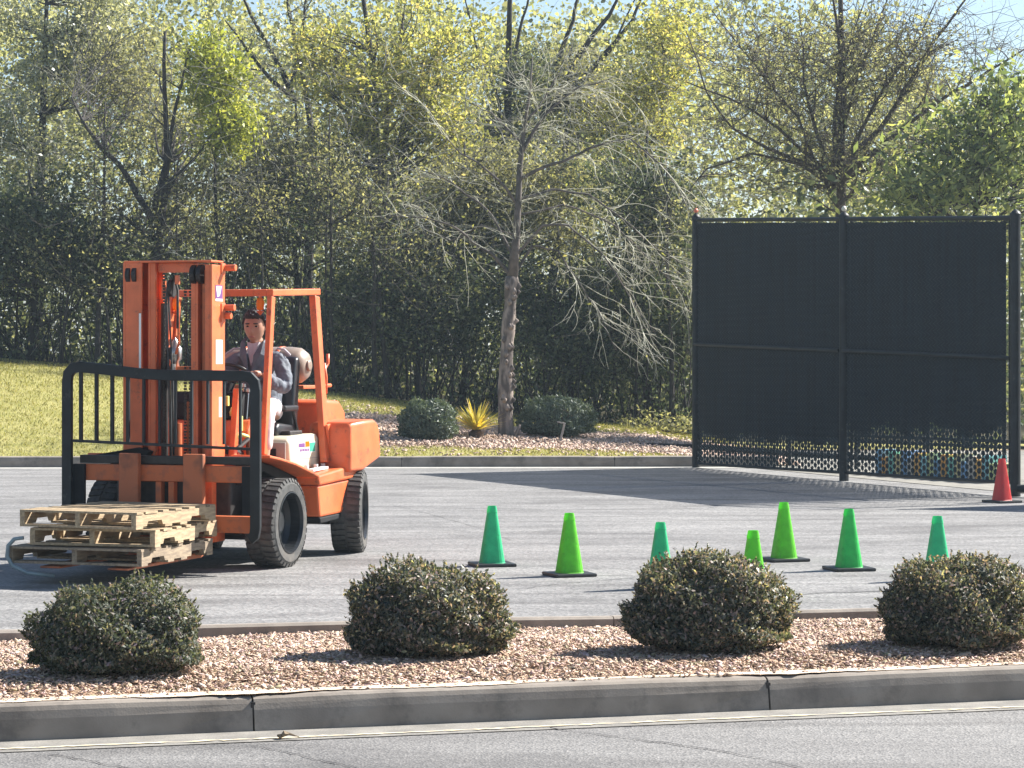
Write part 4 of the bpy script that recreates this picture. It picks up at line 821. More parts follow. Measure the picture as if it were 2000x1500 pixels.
# overhead guard
zt = 2.20; xf, xr, yg = -.47, -1.42, .45
for s in (1, -1):
    y = yg * s
    b = MB(); b.bar((xf, y, zt - .03), (-.27, y * 1.05, .88), .045, .075, (1, 0, 0)); b.build('guard_front_leg', M['orange'], fk, bev=.008)
    b = MB(); b.bar((xf - .07, y * .93, zt - .03), (-.33, y * .98, .88), .03, .05, (1, 0, 0)); b.build('guard_inner_leg', M['orange_worn_shade'], fk, bev=.006)  # darker orange stands in for the shaded inner face of the leg
    b = MB(); b.bar((xr + .05, y, zt - .01), (-1.205, y * 1.38, .78), .06, .10, (1, 0, 0)); b.prism([(-1.19, 1.10), (-1.33, 1.12), (-1.25, .86)], min(y * 1.38, y * 1.44), max(y * 1.38, y * 1.44)); b.build('guard_rear_leg', M['orange'], fk, bev=.008)
    b = MB(); b.bar((xf + .03, y, zt), (xr - .02, y, zt + .03), .06, .055); b.build('guard_side_rail', M['orange'], fk, bev=.008)
b = MB(); b.bar((xf, -yg + .03, zt), (xf, yg - .03, zt), .05, .055); b.build('guard_front_header', M['orange'], fk, bev=.006)
b = MB(); b.bar((xr + .03, -yg + .03, zt + .03), (xr + .03, yg - .03, zt + .03), .05, .05); b.build('guard_rear_header', M['orange'], fk, bev=.006)
for k in range(6):
    b = MB(); y = -.33 + k * .132; b.bar((xf - .03, y, zt + .008), (xr + .06, y, zt + .03), .02, .03); b.build('guard_bar', M['orange'], fk)
for y in (.36, -.40):
    b = MB().lathe([(.001, -.06), (.028, -.055), (.034, 0), (.026, .04), (.001, .045)], (xf + .02, y, zt - .085), 'z', 14); o = b.build('indicator_light', M['amber'], fk, smooth=True)
    b = MB().cyl((xf + .02, y, zt - .02), (xf + .02, y, zt - .05), .014, 8); b.build('bracket', M['orange'], o)
    b = MB().lathe([(.001, 0), (.012, .01), (.034, .035), (.001, .04)], (xf + .02, y, zt - .185), 'z', 10); b.build('lamp_body', M['orange'], o)
# hooks and rear light on the rear-left leg
b = MB(); b.tube([(-1.34, .54, 1.60), (-1.40, .54, 1.58), (-1.43, .55, 1.62), (-1.43, .55, 1.70)], .014, 8); b.tube([(-1.36, .54, 1.62), (-1.38, .55, 1.50), (-1.38, .55, 1.36)], .018, 8); b.cyl((-1.33, .54, 1.43), (-1.46, .56, 1.43), .016, 8); b.build('hook_bracket', M['orange'], fk, smooth=True)
# cowl, console, steering
b = MB(); b.prism([(-.10, .74), (-.06, 1.08), (-.12, 1.16), (-.30, 1.18), (-.26, .74)], -.44, .43); cw = b.build('cowl', M['orange'], fk, bev=.02)
b = MB().lathe([(.001, 0), (.025, 0), (.025, .004), (.001, .004)], (0, 0, 0), 'x', 20); o = b.build('round_badge', M['purple'], cw, smooth=False); o.location = (-.071, .34, 1.0)
b = MB(); b.prism([(-.14, 1.165), (-.12, 1.30), (-.20, 1.40), (-.30, 1.36), (-.33, 1.185)], -.30, .34); b.build('instrument_console', M['black'], fk, bev=.02)
b = MB(); b.tube([(-.20, .14, 1.2), (-.36, .14, 1.45)], .03, 10); b.build('steering_column', M['black'], fk)
sw = MB(); ns = 36; cs = Vector((-.40, .14, 1.50)); ax = Vector((-.62, 0, .78)).normalized(); e1 = Vector((0, 1, 0)); e2 = ax.cross(e1)
ring = [cs + (e1 * math.cos(2 * math.pi * k / ns) + e2 * math.sin(2 * math.pi * k / ns)) * .185 for k in range(ns + 1)]; sw.tube(ring, .016, 8, cap=False)
for a in (0, 2.1, 4.2): sw.tube([cs - ax * .03, cs + (e1 * math.cos(a) + e2 * math.sin(a)) * .18], .01, 6)
sw.cyl(cs - ax * .05, cs + ax * .01, .035, 12); sw.build('steering_wheel', M['vinyl'], fk, smooth=True)
for y, h in ((.30, 1.42), (.34, 1.38), (-.1, 1.4)):
    b = MB(); b.tube([(-.22, y, 1.15), (-.26, y, h)], .008, 6); b.lathe([(.001, 0), (.02, .01), (.02, .035), (.001, .045)], (-.26, y, h), 'z', 10); b.build('lever', M['metal'], fk)
b = MB().lathe([(.001, -.0), (.03, .0), (.035, .03), (.02, .07), (.001, .075)], (-.02, .32, 1.20), 'z', 12); b.build('yellow_cap', M['yellow'], fk, smooth=True)
b = MB(); b.box((-.05, .33, 1.08), (-.02, .39, 1.2)); b.box((-.05, .22, 1.28), (-.02, .27, 1.36)); b.build('yellow_tab', M['yellow'], fk, bev=.004)
# mast
def chan(y0, y1, x0, x1, z0, z1, m, nm, inner=1):
    """C-section rail: web on the outside, two flanges, open towards the middle"""
    t = .022; b = MB()
    if inner > 0: ya, yb = y1 - t, y1
    else: ya, yb = y0, y0 + t
    b.box((x0, ya, z0), (x1, yb, z1))
    la, lb = (y0, ya) if inner > 0 else (yb, y1)
    b.box((x1 - t, la, z0), (x1, lb, z1)); b.box((x0, la, z0), (x0 + t, lb, z1)); return b.build(nm, M[m], fk, bev=.003)
chan(.315, .375, .26, .50, .22, 2.40, 'orange', 'mast_rail', 1); chan(-.40, -.235, .26, .50, .22, 2.42, 'orange', 'mast_rail', -1)
chan(.175, .235, .30, .46, .30, 2.41, 'orange', 'inner_mast_rail', 1); chan(-.20, -.135, .30, .46, .30, 2.42, 'orange', 'inner_mast_rail', -1)
b = MB(); b.box((.34, .262, .30), (.44, .290, 2.36)); b.build('inner_mast_rail', M['orange_worn_shade'], fk, bev=.003)
b = MB(); b.box((.27, .237, .3), (.29, .31, 2.36)); b.build('rail_gap_shade', M['dark'], fk)  # dark strip added behind the rails so the gap reads as shade
b = MB(); b.box((.27, -.233, .3), (.29, -.20, 2.36)); b.build('rail_gap_shade', M['dark'], fk)  # same added shade strip for the other rail gap
b = MB(); b.box((.275, -.395, 2.42), (.50, .37, 2.435)); b.box((.34, -.135, 2.345), (.42, .175, 2.419)); b.build('mast_header', M['orange'], fk, bev=.004)
MB().box((.28, -.40, 1.52), (.33, .37, 1.60)).build('mast_crossmember', M['orange_worn_shade'], fk, bev=.004)
MB().box((.25, -.40, .30), (.30, .37, .42)).build('mast_crossmember', M['orange_worn_shade'], fk, bev=.004)
for y in (-.355, -.30, .205, .262): # chain sheaves recessed at the top
    b = MB().cyl((.505, y - .0, 2.31), (.505, y, 2.31), .01); b = MB().lathe([(.001, y - .018), (.075, y - .018), (.075, y + .018), (.001, y + .018)], (.45, 0, 2.325), 'y', 20); b.build('chain_sheave', M['dark'], fk)
for y in (-.19, -.085, .10, .145):
    b = MB()
    for k in range(72): b.box((.40, y - (.011 if k % 2 else .007), .62 + k * .024), (.415, y + (.011 if k % 2 else .007), .638 + k * .024))
    b.build('lift_chain', M['chain'], fk, fix=False)
for y, m, z1, r in ((-.105, 'dark', 2.1, .03), (.005, 'orange_worn_shade', 1.15, .04), (.12, 'orange_worn_shade', 1.32, .028), (.155, 'metal', 1.5, .012), (-.03, 'metal', 1.62, .02)):
    b = MB().cyl((.36, y, .3), (.36, y, z1), r, 16); b.build('lift_cylinder', M[m], fk, smooth=False)
b = MB(); b.tube([(.42, -.02, .8), (.43, -.03, 1.5), (.43, -.06, 2.1), (.42, -.04, 2.26), (.40, .0, 2.30), (.40, .03, 2.2), (.40, .03, 1.9)], .010, 6); b.tube([(.41, .0, .9), (.42, -.01, 1.6), (.42, -.04, 2.15), (.41, -.02, 2.25)], .008, 6); b.build('hydraulic_hose', M['rubber'], fk, smooth=True)
b = MB().lathe([(.001, -.018), (.07, -.016), (.07, .016), (.001, .018)], (.40, -.02, 2.22), 'y', 18); b.build('hose_sheave', M['dark'], fk)
MB().box((.39, -.11, 2.13), (.41, -.075, 2.28)).build('hose_clip', M['orange'], fk); MB().box((.40, .02, 2.25), (.43, .05, 2.32)).build('hose_clip', M['orange'], fk)
b = MB(); b.tube([(.39, .03, 2.06), (.38, .03, 1.78), (.37, .0, 1.70)], .012, 6); b.build('hose_bracket', M['orange'], fk)
cn = MB().lathe([(.001, 1.585), (.035, 1.59), (.035, 1.64), (.055, 1.66), (.055, 1.745), (.04, 1.76), (.03, 1.79), (.001, 1.83)], (.30, -.04, 0), 'z', 20); cn.build('canister', M['metal'], fk, smooth=True)  # plain grey metal canister on its bracket, not a lamp
b = MB().lathe([(.001, 1.52), (.06, 1.525), (.05, 1.565), (.03, 1.584), (.001, 1.584)], (.30, -.04, 0), 'z', 14); b.build('canister_bracket', M['orange_worn_shade'], fk)
for z, L in ((2.38, .10), (2.065, .09), (2.00, .06)):
    b = MB(); b.cyl((.27, .375, z), (.27, .375 + L, z), .026, 14); b.box((.27, .368, z - .05), (.34, .385, z + .035)); b.build('mast_lug', M['orange'], fk, bev=.004)
b = MB(); b.box((.31, .3755, 2.13), (.44, .3772, 2.24)); s1 = b.build('mast_sticker', M['purple'], fk); b = MB(); b.prism([(.43, .0), (.33, .0), (.365, -.075), (.405, -.085)], .3775, .3785); o = b.build('sticker_mark', M['white'], s1); o.location = (0, 0, 2.232)
b = MB(); b.box((.31, .3775, 2.115), (.44, .3785, 2.133)); b.build('sticker_mark', M['white'], s1)
b = MB(); b.box((.31, .3755, 1.62), (.43, .3772, 1.81)); b.build('white_label', M['white'], fk)
b = MB(); b.box((.32, .3755, 1.20), (.38, .3772, 1.36)); b.build('white_label', M['cream'], fk)
b = MB(); b.box((.501, -.258, 1.55), (.503, -.24, 2.02)); b.build('reflective_strip', M['white'], fk)
# tilt cylinders and stay brackets beside the mast
b = MB(); b.bar((.22, .40, .60), (.12, .42, 1.42), .05, .07, (1, 0, 0)); b.prism([(.18, .70), (.02, .70), (.02, .86), (.10, .92)], .385, .42); b.build('mast_stay', M['orange'], fk, bev=.006)
b = MB(); b.cyl((.24, .33, .95), (-.3, .36, .86), .035, 12); b.tube([(.2, .46, .95), (.1, .50, 1.02), (.0, .46, .9)], .02, 8); b.build('tilt_cylinder', M['dark'], fk)
b = MB(); b.tube([(.18, .40, 1.00), (.12, .44, 1.06), (.05, .47, 1.04), (.02, .48, .95)], .018, 8); b.build('yellow_hose', M['yellow'], fk, smooth=True)
# carriage, backrest, forks
b = MB(); b.box((.56, -.74, .70), (.64, .79, .83)); b.build('carriage_bar', M['orange_worn_shade'], fk, bev=.008)
b = MB(); b.box((.56, -.74, .31), (.64, .79, .44)); b.build('carriage_bar', M['orange_worn_shade'], fk, bev=.008)
b = MB(); b.box((.555, -.72, .836), (.62, .77, .90)); b.box((.50, -.30, .36), (.56, .30, .88)); b.build('carriage_plate', M['dark'], fk, bev=.006)
b = MB()
for y in (-.05, .06): b.box((.565, y, .441), (.63, y + .05, .699))
b.build('carriage_upright', M['orange_worn_shade'], fk, bev=.005)
for y in (-.25, .305):
    b = MB(); b.prism([(.645, .14), (.645, .92), (.70, .92), (.705, .21), (.76, .165), (1.95, .135), (1.95, .12), (.72, .12)], y - .085, y + .085); b.build('fork', M['fork'], fk, bev=.008)
bx = .70
b = MB()
TL = [(-.70, 1.595), (-.45, 1.575), (-.15, 1.54), (.1, 1.53), (.75, 1.535)]
def band(pts, hgt, x0, x1, bb):
    for (a, za), (c, zc) in zip(pts[:-1], pts[1:]):
        bb.add([(x0, a, za - hgt / 2), (x0, c, zc - hgt / 2), (x0, c, zc + hgt / 2), (x0, a, za + hgt / 2), (x1, a, za - hgt / 2), (x1, c, zc - hgt / 2), (x1, c, zc + hgt / 2), (x1, a, za + hgt / 2)], [(0, 1, 2, 3), (7, 6, 5, 4), (0, 4, 5, 1), (1, 5, 6, 2), (2, 6, 7, 3), (3, 7, 4, 0)])
rim_ = [(-.785, .42), (-.785, 1.48), (-.775, 1.545), (-.735, 1.585), (-.68, 1.597), (-.45, 1.578), (-.15, 1.545), (.10, 1.533), (.72, 1.53), (.79, 1.52), (.83, 1.48), (.84, 1.42), (.84, .36), (.83, .30), (.79, .27)]
pts = [Vector((bx, y, z)) for y, z in rim_]; inn = []; 
for i, p in enumerate(pts):
    t = (pts[min(i + 1, len(pts) - 1)] - pts[max(i - 1, 0)]).normalized(); nn = Vector((0, t.z, -t.y)) ; inn.append(nn)
vs = []; fs = []; k = 4; hw = .042
for p, nn in zip(pts, inn): vs += [p + nn * hw + Vector((.02, 0, 0)), p - nn * hw + Vector((.02, 0, 0)), p - nn * hw - Vector((.02, 0, 0)), p + nn * hw - Vector((.02, 0, 0))]
for i in range(len(pts) - 1):
    for j in range(4): fs.append((i * 4 + j, i * 4 + (j + 1) % 4, (i + 1) * 4 + (j + 1) % 4, (i + 1) * 4 + j))
fs += [(0, 1, 2, 3), tuple(len(vs) - 4 + j for j in (3, 2, 1, 0))]
lb = MB().add(vs, fs).build('load_backrest', M['frame_black'], fk, bev=.006)
zt_ = lambda y: float(np.interp(y, [p[0] for p in rim_[4:9]], [p[1] for p in rim_[4:9]])) - .04
for k in range(11):
    y = -.665 + k * .1375; b = MB(); b.box((bx - .012, y - (.013 if k < 4 else .009), 1.0), (bx + .012, y + (.013 if k < 4 else .009), zt_(y))); b.build('backrest_bar', M['frame_black'], lb)
b = MB(); b.bar((bx, -.75, 1.015), (bx, .80, .965), .02, .022); b.build('backrest_rail', M['frame_black'], lb)
for y in (-.70, .76): b = MB(); b.box((.642, y - .05, .45), (.678, y + .05, .83)); b.build('backrest_bracket', M['black'], lb, bev=.004)
b = MB(); b.prism([(-.62, .90), (-.25, .96), (-.15, .93), (-.18, .88), (-.5, .88)], .40, .54, 'x'); b.build('canvas_scrap', M['black'], fk)
# ------------------------------------------------------------------ pallets on the forks
FM = Matrix.Translation(FO) @ Matrix.Rotation(FR, 4, 'Z')
def pallet(label, lx, ly, z, rz, m, seed, L=1.2, Wd=1.0):
    """lx, ly: front right corner region in the forklift's frame; x runs along the stringers"""
    p = FM @ Vector((lx, ly, z)); root = empty('pallet', p, FR + R(rz)); tag(root, label, 'pallet', 'wooden pallets stacked on the forks'); rr = random.Random(seed)
    hs = .09; t = .018
    for k, y in enumerate((-Wd / 2 + .02, 0, Wd / 2 - .02)):
        pr = [(-L / 2, t), (-L / 2 + .15, t), (-L / 2 + .17, t + .035), (-L / 2 + .36, t + .035), (-L / 2 + .38, t), (L / 2 - .38, t), (L / 2 - .36, t + .035), (L / 2 - .17, t + .035), (L / 2 - .15, t), (L / 2, t), (L / 2, t + hs), (-L / 2, t + hs)]
        MB().prism(pr, y - .02, y + .02).build('stringer', m, root)
    xs_ = [-L / 2 + .05, -L / 2 + .20, -L / 2 + .36, -.02, .16, .33, L / 2 - .19, L / 2 - .05]
    for x in xs_:
        wd = rr.choice((.08, .09, .13)); MB().box((x - wd / 2, -Wd / 2 - rr.uniform(0, .008), t + hs), (x + wd / 2, Wd / 2 + rr.uniform(0, .008), 2 * t + hs - rr.uniform(0, .002))).build('deck_board', m, root)
    for x in (-L / 2 + .05, -.1, .12, L / 2 - .05): MB().box((x - .05, -Wd / 2, 0), (x + .05, Wd / 2, t)).build('bottom_board', m, root)
    return root
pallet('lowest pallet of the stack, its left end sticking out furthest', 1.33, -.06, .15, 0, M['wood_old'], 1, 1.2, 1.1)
pallet('middle pallet of the stack, its right side catching the sun', 1.27, .02, .286, 3.2, M['wood'], 2)
pallet('topmost pallet of the stack, upside down with chipped ends', 1.35, .01, .42, -4.5, M['wood'], 3, 1.16, 1.0)
b = MB()
hp = [FM @ Vector(q) for q in ((1.95, -.47, .34), (1.96, -.54, .33), (1.96, -.59, .28), (1.96, -.60, .20), (1.95, -.56, .13), (1.94, -.44, .08), (1.88, -.25, .06))]
b = MB().tube(hp, .016, 6); o = b.build('loose_strap', mat('bluish_plastic_strap', (.22, .28, .30), .35), smooth=True); tag(o, 'bluish plastic strap looping off the left end of the pallet stack', 'strap')
# ------------------------------------------------------------------ the driver
def skin_mesh(name, chains, m, parent, sub=2, vox=None, extra=None):
    """chains: list of [(x, y, z, r), ...]; grown with a Skin modifier, then merged into one surface"""
    bm = bmesh.new()
    tmp = []
    for ch in chains:
        me = bpy.data.meshes.new('t'); ob = bpy.data.objects.new('t', me); COL.objects.link(ob)
        me.from_pydata([c[:3] for c in ch], [(i, i + 1) for i in range(len(ch) - 1)], [])
        md = ob.modifiers.new('s', 'SKIN'); md.use_smooth_shade = True
        sv = me.skin_vertices[0].data if me.skin_vertices else None
        if sv is None:
            bpy.context.view_layer.objects.active = ob; bpy.ops.mesh.customdata_skin_add(); sv = me.skin_vertices[0].data
        for i, c in enumerate(ch):
            r = c[3]; sv[i].radius = (r, c[4] if len(c) > 4 else r); sv[i].use_root = (i == 0)
        ss = ob.modifiers.new('u', 'SUBSURF'); ss.levels = ss.render_levels = sub
        dg = bpy.context.evaluated_depsgraph_get(); ev = ob.evaluated_get(dg).to_mesh(); bm.from_mesh(ev); ob.evaluated_get(dg).to_mesh_clear(); tmp.append(ob)
    if extra: 
        for e in extra: bm.from_mesh(e)
    for ob in tmp: me = ob.data; bpy.data.objects.remove(ob); bpy.data.meshes.remove(me)
    me = bpy.data.meshes.new(name); bm.to_mesh(me); bm.free(); me.materials.append(m)
    o = bpy.data.objects.new(name, me); COL.objects.link(o)
    if parent: o.parent = parent
    if vox:
        rm = o.modifiers.new('r', 'REMESH'); rm.mode = 'VOXEL'; rm.voxel_size = vox; rm.use_smooth_shade = True
        sm = o.modifiers.new('sm', 'SMOOTH'); sm.factor = .5; sm.iterations = 3
        dg = bpy.context.evaluated_depsgraph_get(); nm = bpy.data.meshes.new_from_object(o.evaluated_get(dg)); o.modifiers.clear(); old = o.data; o.data = nm; bpy.data.meshes.remove(old)
        nm.polygons.foreach_set('use_smooth', [True] * len(nm.polygons))
        if not nm.materials: nm.materials.append(m)
    return o
def head_mesh(c, yaw, tilt=0):
    bm = bmesh.new(); bmesh.ops.create_uvsphere(bm, u_segments=40, v_segments=28, radius=1)
    for v in bm.verts:
        x, y, z = v.co  # +x is the face
        jaw = max(0, -z); px = .098 * (1 - .10 * jaw) ; py = .078 * (1 - .30 * jaw ** 1.5)
        X, Yy, Z = x * px, y * py, z * .128
        if x > 0: X *= (1 - .12 * max(0, z - .3)); X += .010 * max(0, 1 - abs(z + .75) / .3) * (1 if abs(y) < .5 else .3)
        nose = math.exp(-((y / .15) ** 2)) * (max(0, 1 - abs(z + .18) / .28)) * (1 if x > 0 else 0); X += .034 * nose * (1 - .5 * max(0, z + .18) / .28)
        sock = math.exp(-(((abs(y) - .38) / .17) ** 2) - (((z - .08) / .10) ** 2)) * (1 if x > 0 else 0); X -= .015 * sock
        brow = math.exp(-(((abs(y) - .38) / .25) ** 2) - (((z - .26) / .09) ** 2)) * (1 if x > 0 else 0); X += .007 * brow
        lip = math.exp(-((y / .25) ** 2) - (((z + .55) / .08) ** 2)) * (1 if x > 0 else 0); X += .008 * lip
        v.co = (X, Yy, Z)
    for s in (-1, 1):
        r = bmesh.ops.create_uvsphere(bm, u_segments=10, v_segments=8, radius=1)
        for v in r['verts']: v.co = (v.co.x * .016 - .012, s * .077 + v.co.y * .008, v.co.z * .030 + .0)
    mt = Matrix.Translation(c) @ Matrix.Rotation(yaw, 4, 'Z') @ Matrix.Rotation(tilt, 4, 'Y') @ Matrix.Diagonal((1.08, 1.12, 1.06, 1))
    bm.transform(mt); me = bpy.data.meshes.new('h'); bm.to_mesh(me); bm.free(); return me, mt
def person():
    # built in the forklift's frame, then placed in the seat
    root = empty('person', FM @ Vector((-.84, .20, 1.12)), FR); tag(root, 'seated driver in a grey jacket and white trousers at the steering wheel', 'person')
    off = Vector((.84, -.20, -1.12)); S = lambda ch: [(c[0] + off.x, c[1] + off.y, c[2] + off.z) + tuple(c[3:]) for c in ch]
    hc = Vector((-.695, .20, 1.925)); yaw = R(9)
    hm, mt = head_mesh(hc + off, yaw, R(6))
    def hand(w, d, up, curl, thumb):
        w = Vector(w); d = Vector(d).normalized(); up = Vector(up).normalized(); s = d.cross(up).normalized(); ch = []
        ch.append([(*w, .026), (*(w + d * .04), .030), (*(w + d * .085), .030)])
        for k, ln in enumerate((.068, .078, .072, .056)):
            b0 = w + d * .075 + s * (.030 - .020 * k); p1 = b0 + d * ln * .45 - up * ln * .25 * curl; p2 = p1 + d * ln * .12 - up * ln * .42 * curl; p3 = p2 - d * ln * .22 - up * ln * .16 * curl
            ch.append([(*(w + d * .05 + s * (.022 - .015 * k)), .011), (*b0, .0095), (*p1, .009), (*p2, .0085), (*p3, .007)])
        t0 = w + d * .03 + s * .026 * thumb; ch.append([(*(w + d * .02), .013), (*t0, .012), (*(t0 + d * .03 + s * .018 * thumb - up * .01), .010), (*(t0 + d * .055 + s * .012 * thumb - up * .025), .009)]); return ch
    LW = (-.47, .36, 1.535); RW = (-.50, -.03, 1.535)
    chains = [[(-.88, .20, 1.18, .13, .15), (-.88, .20, 1.35, .11, .14), (-.81, .20, 1.55, .10, .15), (-.765, .20, 1.69, .06, .09), (-.735, .20, 1.77, .062), (-.72, .20, 1.86, .062)],
              [(-.77, .30, 1.67, .045), (-.75, .40, 1.64, .04), (-.64, .49, 1.42, .034), (*LW, .03)], [(-.77, .10, 1.67, .045), (-.75, 0, 1.64, .04), (-.66, -.10, 1.44, .034), (*RW, .03)],
              [(-.86, .30, 1.20, .09), (-.50, .42, 1.27, .07), (-.42, .44, 1.24, .055), (-.34, .46, .98, .045), (-.31, .465, .84, .04), (-.20, .47, .80, .035)], [(-.86, .10, 1.20, .09), (-.50, .02, 1.25, .07), (-.42, .0, 1.22, .055), (-.34, .0, .98, .045), (-.30, .0, .84, .04), (-.20, 0, .80, .035)]]
    chains += hand(LW, (.75, -.45, .05), (.3, .3, .9), 1, 1) + hand(RW, (.75, .35, .05), (.3, -.3, .9), 1, -1)
    body = skin_mesh('body', [S(c) for c in chains], M['skin'], root, 2, .0055, [hm])
    jk = [[(-.875, .20, 1.14, .155, .19), (-.88, .20, 1.35, .15, .185), (-.81, .20, 1.55, .145, .195), (-.77, .20, 1.68, .11, .17), (-.755, .20, 1.735, .082, .10)],
          [(-.78, .28, 1.66, .078), (-.755, .40, 1.645, .068), (-.70, .47, 1.53, .060), (-.64, .49, 1.41, .056), (-.55, .43, 1.46, .052), (-.485, .375, 1.52, .044)],
          [(-.78, .12, 1.66, .078), (-.75, 0, 1.645, .068), (-.70, -.07, 1.54, .060), (-.66, -.10, 1.43, .056), (-.58, -.07, 1.48, .052), (-.515, -.04, 1.52, .044)]]
    jo = skin_mesh('jacket', [S(c) for c in jk], M['jacket'], root, 2, .009)
    # creases
    tx = bpy.data.textures.new('folds', 'CLOUDS'); tx.noise_scale = .055; dm = jo.modifiers.new('d', 'DISPLACE'); dm.texture = tx; dm.strength = .035; dm.mid_level = .25; dm.texture_coords = 'LOCAL'
    # white undershirt at the neck and open collar
    vn = MB(); Q = lambda x, y, z: (x + off.x, y + off.y, z + off.z)
    vn.add([Q(-.665, .145, 1.80), Q(-.655, .20, 1.785), Q(-.665, .255, 1.80), Q(-.628, .235, 1.72), Q(-.618, .20, 1.60), Q(-.628, .165, 1.72), Q(-.70, .145, 1.79), Q(-.70, .255, 1.79), Q(-.68, .24, 1.70), Q(-.68, .2, 1.58), Q(-.68, .16, 1.70)], [(0, 1, 5), (1, 2, 3), (1, 3, 4), (1, 4, 5), (0, 5, 10, 6), (5, 4, 9, 10), (4, 3, 8, 9), (3, 2, 7, 8), (0, 6, 7, 2, 1), (6, 10, 9, 8, 7)])
    vn.build('undershirt', M['shirt'], root)
    for s in (-1, 1):
        c = MB(); y = .20 + s * .01
        c.add([Q(-.60, .20 + s * .015, 1.56), Q(-.62, .20 + s * .085, 1.70), Q(-.66, .20 + s * .095, 1.80), Q(-.76, .20 + s * .085, 1.845), Q(-.66, .20 + s * .07, 1.785), Q(-.605, .20 + s * .028, 1.69),
               Q(-.63, .20 + s * .03, 1.55), Q(-.66, .20 + s * .11, 1.68), Q(-.69, .20 + s * .115, 1.78), Q(-.77, .20 + s * .10, 1.81)], [(0, 1, 5), (1, 2, 4, 5), (2, 3, 4), (0, 6, 7, 1), (1, 7, 8, 2), (2, 8, 9, 3)])
        o = c.build('collar', M['jacket'], jo, fix=False); sd_ = o.modifiers.new('s', 'SOLIDIFY'); sd_.thickness = .012
    b = MB(); b.tube([Q(-.79, .05, 1.745), Q(-.76, -.02, 1.742), Q(-.73, -.08, 1.70), Q(-.71, -.11, 1.64)], .010, 6); b.build('shoulder_piping', M['shirt'], jo, smooth=True); b = MB(); b.tube([Q(-.80, .36, 1.745), Q(-.78, .43, 1.735), Q(-.76, .49, 1.69)], .010, 6); b.build('shoulder_piping', M['shirt'], jo, smooth=True)
    tr = [[(-.88, .20, 1.19, .14, .16), (-.86, .24, 1.21, .13)], [(-.88, .28, 1.21, .105), (-.68, .36, 1.255, .095), (-.48, .43, 1.28, .080), (-.40, .445, 1.22, .072), (-.36, .455, 1.08, .066), (-.325, .465, .90, .060)], [(-.88, .12, 1.21, .105), (-.68, .06, 1.25, .095), (-.48, .02, 1.26, .08), (-.40, .0, 1.2, .072), (-.34, .0, 1.0, .062), (-.31, .0, .90, .060)]]
    skin_mesh('trousers', [S(c) for c in tr], M['pants'], root, 2, .009)
    for y in (.47, .0): skin_mesh('shoe', [S([(-.33, y, .82, .05), (-.27, y, .80, .05), (-.17, y, .785, .042), (-.12, y, .78, .03)])], M['shoe'], root, 2)
    # face parts and hair
    def at(x, y, z): return mt @ Vector((x, y, z))
    def blob(nm, ctr, r, m, par=root):
        bm = bmesh.new(); bmesh.ops.create_uvsphere(bm, u_segments=12, v_segments=8, radius=1)
        for v in bm.verts: v.co = at(ctr[0] + v.co.x * r[0], ctr[1] + v.co.y * r[1], ctr[2] + v.co.z * r[2])
        me = bpy.data.meshes.new(nm); bm.to_mesh(me); bm.free(); me.materials.append(m); me.polygons.foreach_set('use_smooth', [True] * len(me.polygons)); o = bpy.data.objects.new(nm, me); COL.objects.link(o); o.parent = par
    for s in (-1, 1):
        blob('eye', (.078, s * .030, .010), (.009, .0145, .0075), M['eye']); blob('eyebrow', (.092, s * .031, .032), (.007, .021, .0055), M['hair'])
    blob('mouth', (.099, 0, -.070), (.006, .025, .005), M['lip'])
    bm = bmesh.new(); bmesh.ops.create_uvsphere(bm, u_segments=48, v_segments=32, radius=1); rr = random.Random(3)
    for v in bm.verts:
        x, y, z = v.co; lim = .50 if x > .35 else (.50 - (.35 - x) * 1.4 if x > 0 else -.12 - min(.4, -x * .6))
        low = z < lim; zz = max(z, lim - .03); hs_ = math.sqrt(max(0, 1 - zz * zz)) / max(1e-3, math.hypot(x, y)) if not low else .93 * math.sqrt(max(0, 1 - zz * zz)) / max(1e-3, math.hypot(x, y))
        if math.hypot(x, y) < .02: hs_ = 1
        X_, Y_ = x * hs_, y * hs_; j = 1 + .035 * math.sin(X_ * 21 + Y_ * 9) * math.sin(Y_ * 17 + zz * 5) + rr.uniform(-.01, .01)
        q = (1.17 if not low else .95) * j; sweep = .012 * max(0, zz) * (1 + .8 * Y_) + (.008 if X_ > .3 and zz > .5 else 0)
        v.co = at(X_ * .098 * q + (.003 if X_ > 0 else -.006), Y_ * .080 * q * 1.03, zz * .128 * (1.05 if zz > 0 else 1) * j + sweep)
    me = bpy.data.meshes.new('hair'); bm.to_mesh(me); bm.free(); me.materials.append(M['hair']); o = bpy.data.objects.new('hair', me); COL.objects.link(o); o.parent = root
person()
# ------------------------------------------------------------------ small litter
b = MB(); g = G(550, 1441, .01); rr = random.Random(9)
b.tube([(0, 0, .01), (.02, 0, .03), (.05, .01, .025), (.12, .0, .006)], [.012, .022, .01, .002], 6); b.tube([(0, 0, .01), (-.03, .01, .015)], [.02, .008], 6); o = b.build('dead_leaf', mat('dead_leaf', (.22, .16, .10), .8)); o.location = g; o.scale = (.65, .65, .65); tag(o, 'curled dead leaf lying in the gutter below the kerb joint', 'leaf')

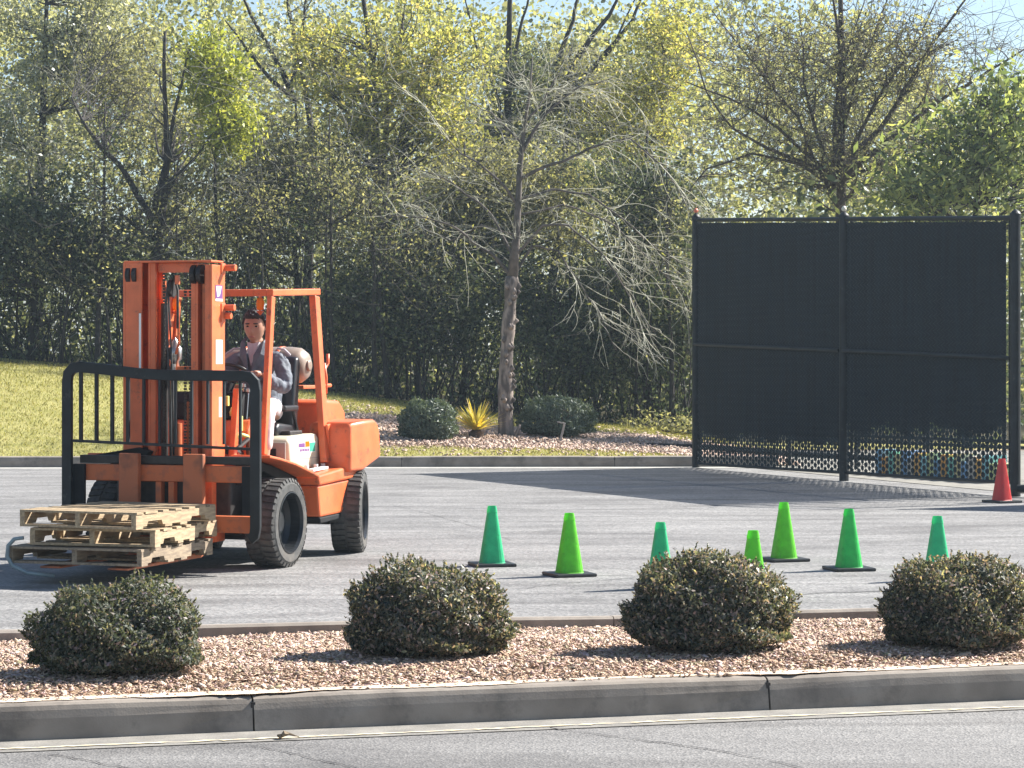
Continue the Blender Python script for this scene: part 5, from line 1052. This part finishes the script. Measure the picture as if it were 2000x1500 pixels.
# ------------------------------------------------------------------ haze volume added to lift dark tones as lens glare does
bpy.context.view_layer.update()
b = MB().box((-402, -102, -1.1), (402, 902, 20)); hz = b.build('haze', bpy.data.materials.new('haze'), None); tag(hz, kind='stuff', label='thin haze added over the lot and the wood to lift dark tones'); hm_ = hz.data.materials[0]; hm_.use_nodes = True
hn = hm_.node_tree; hn.nodes.remove(hn.nodes['Principled BSDF']); pv = hn.nodes.new('ShaderNodeVolumePrincipled'); pv.inputs['Color'].default_value = (.70, .86, 1, 1); pv.inputs['Density'].default_value = .0006; pv.inputs['Anisotropy'].default_value = .3
hn.links.new(pv.outputs[0], hn.nodes['Material Output'].inputs['Volume'])
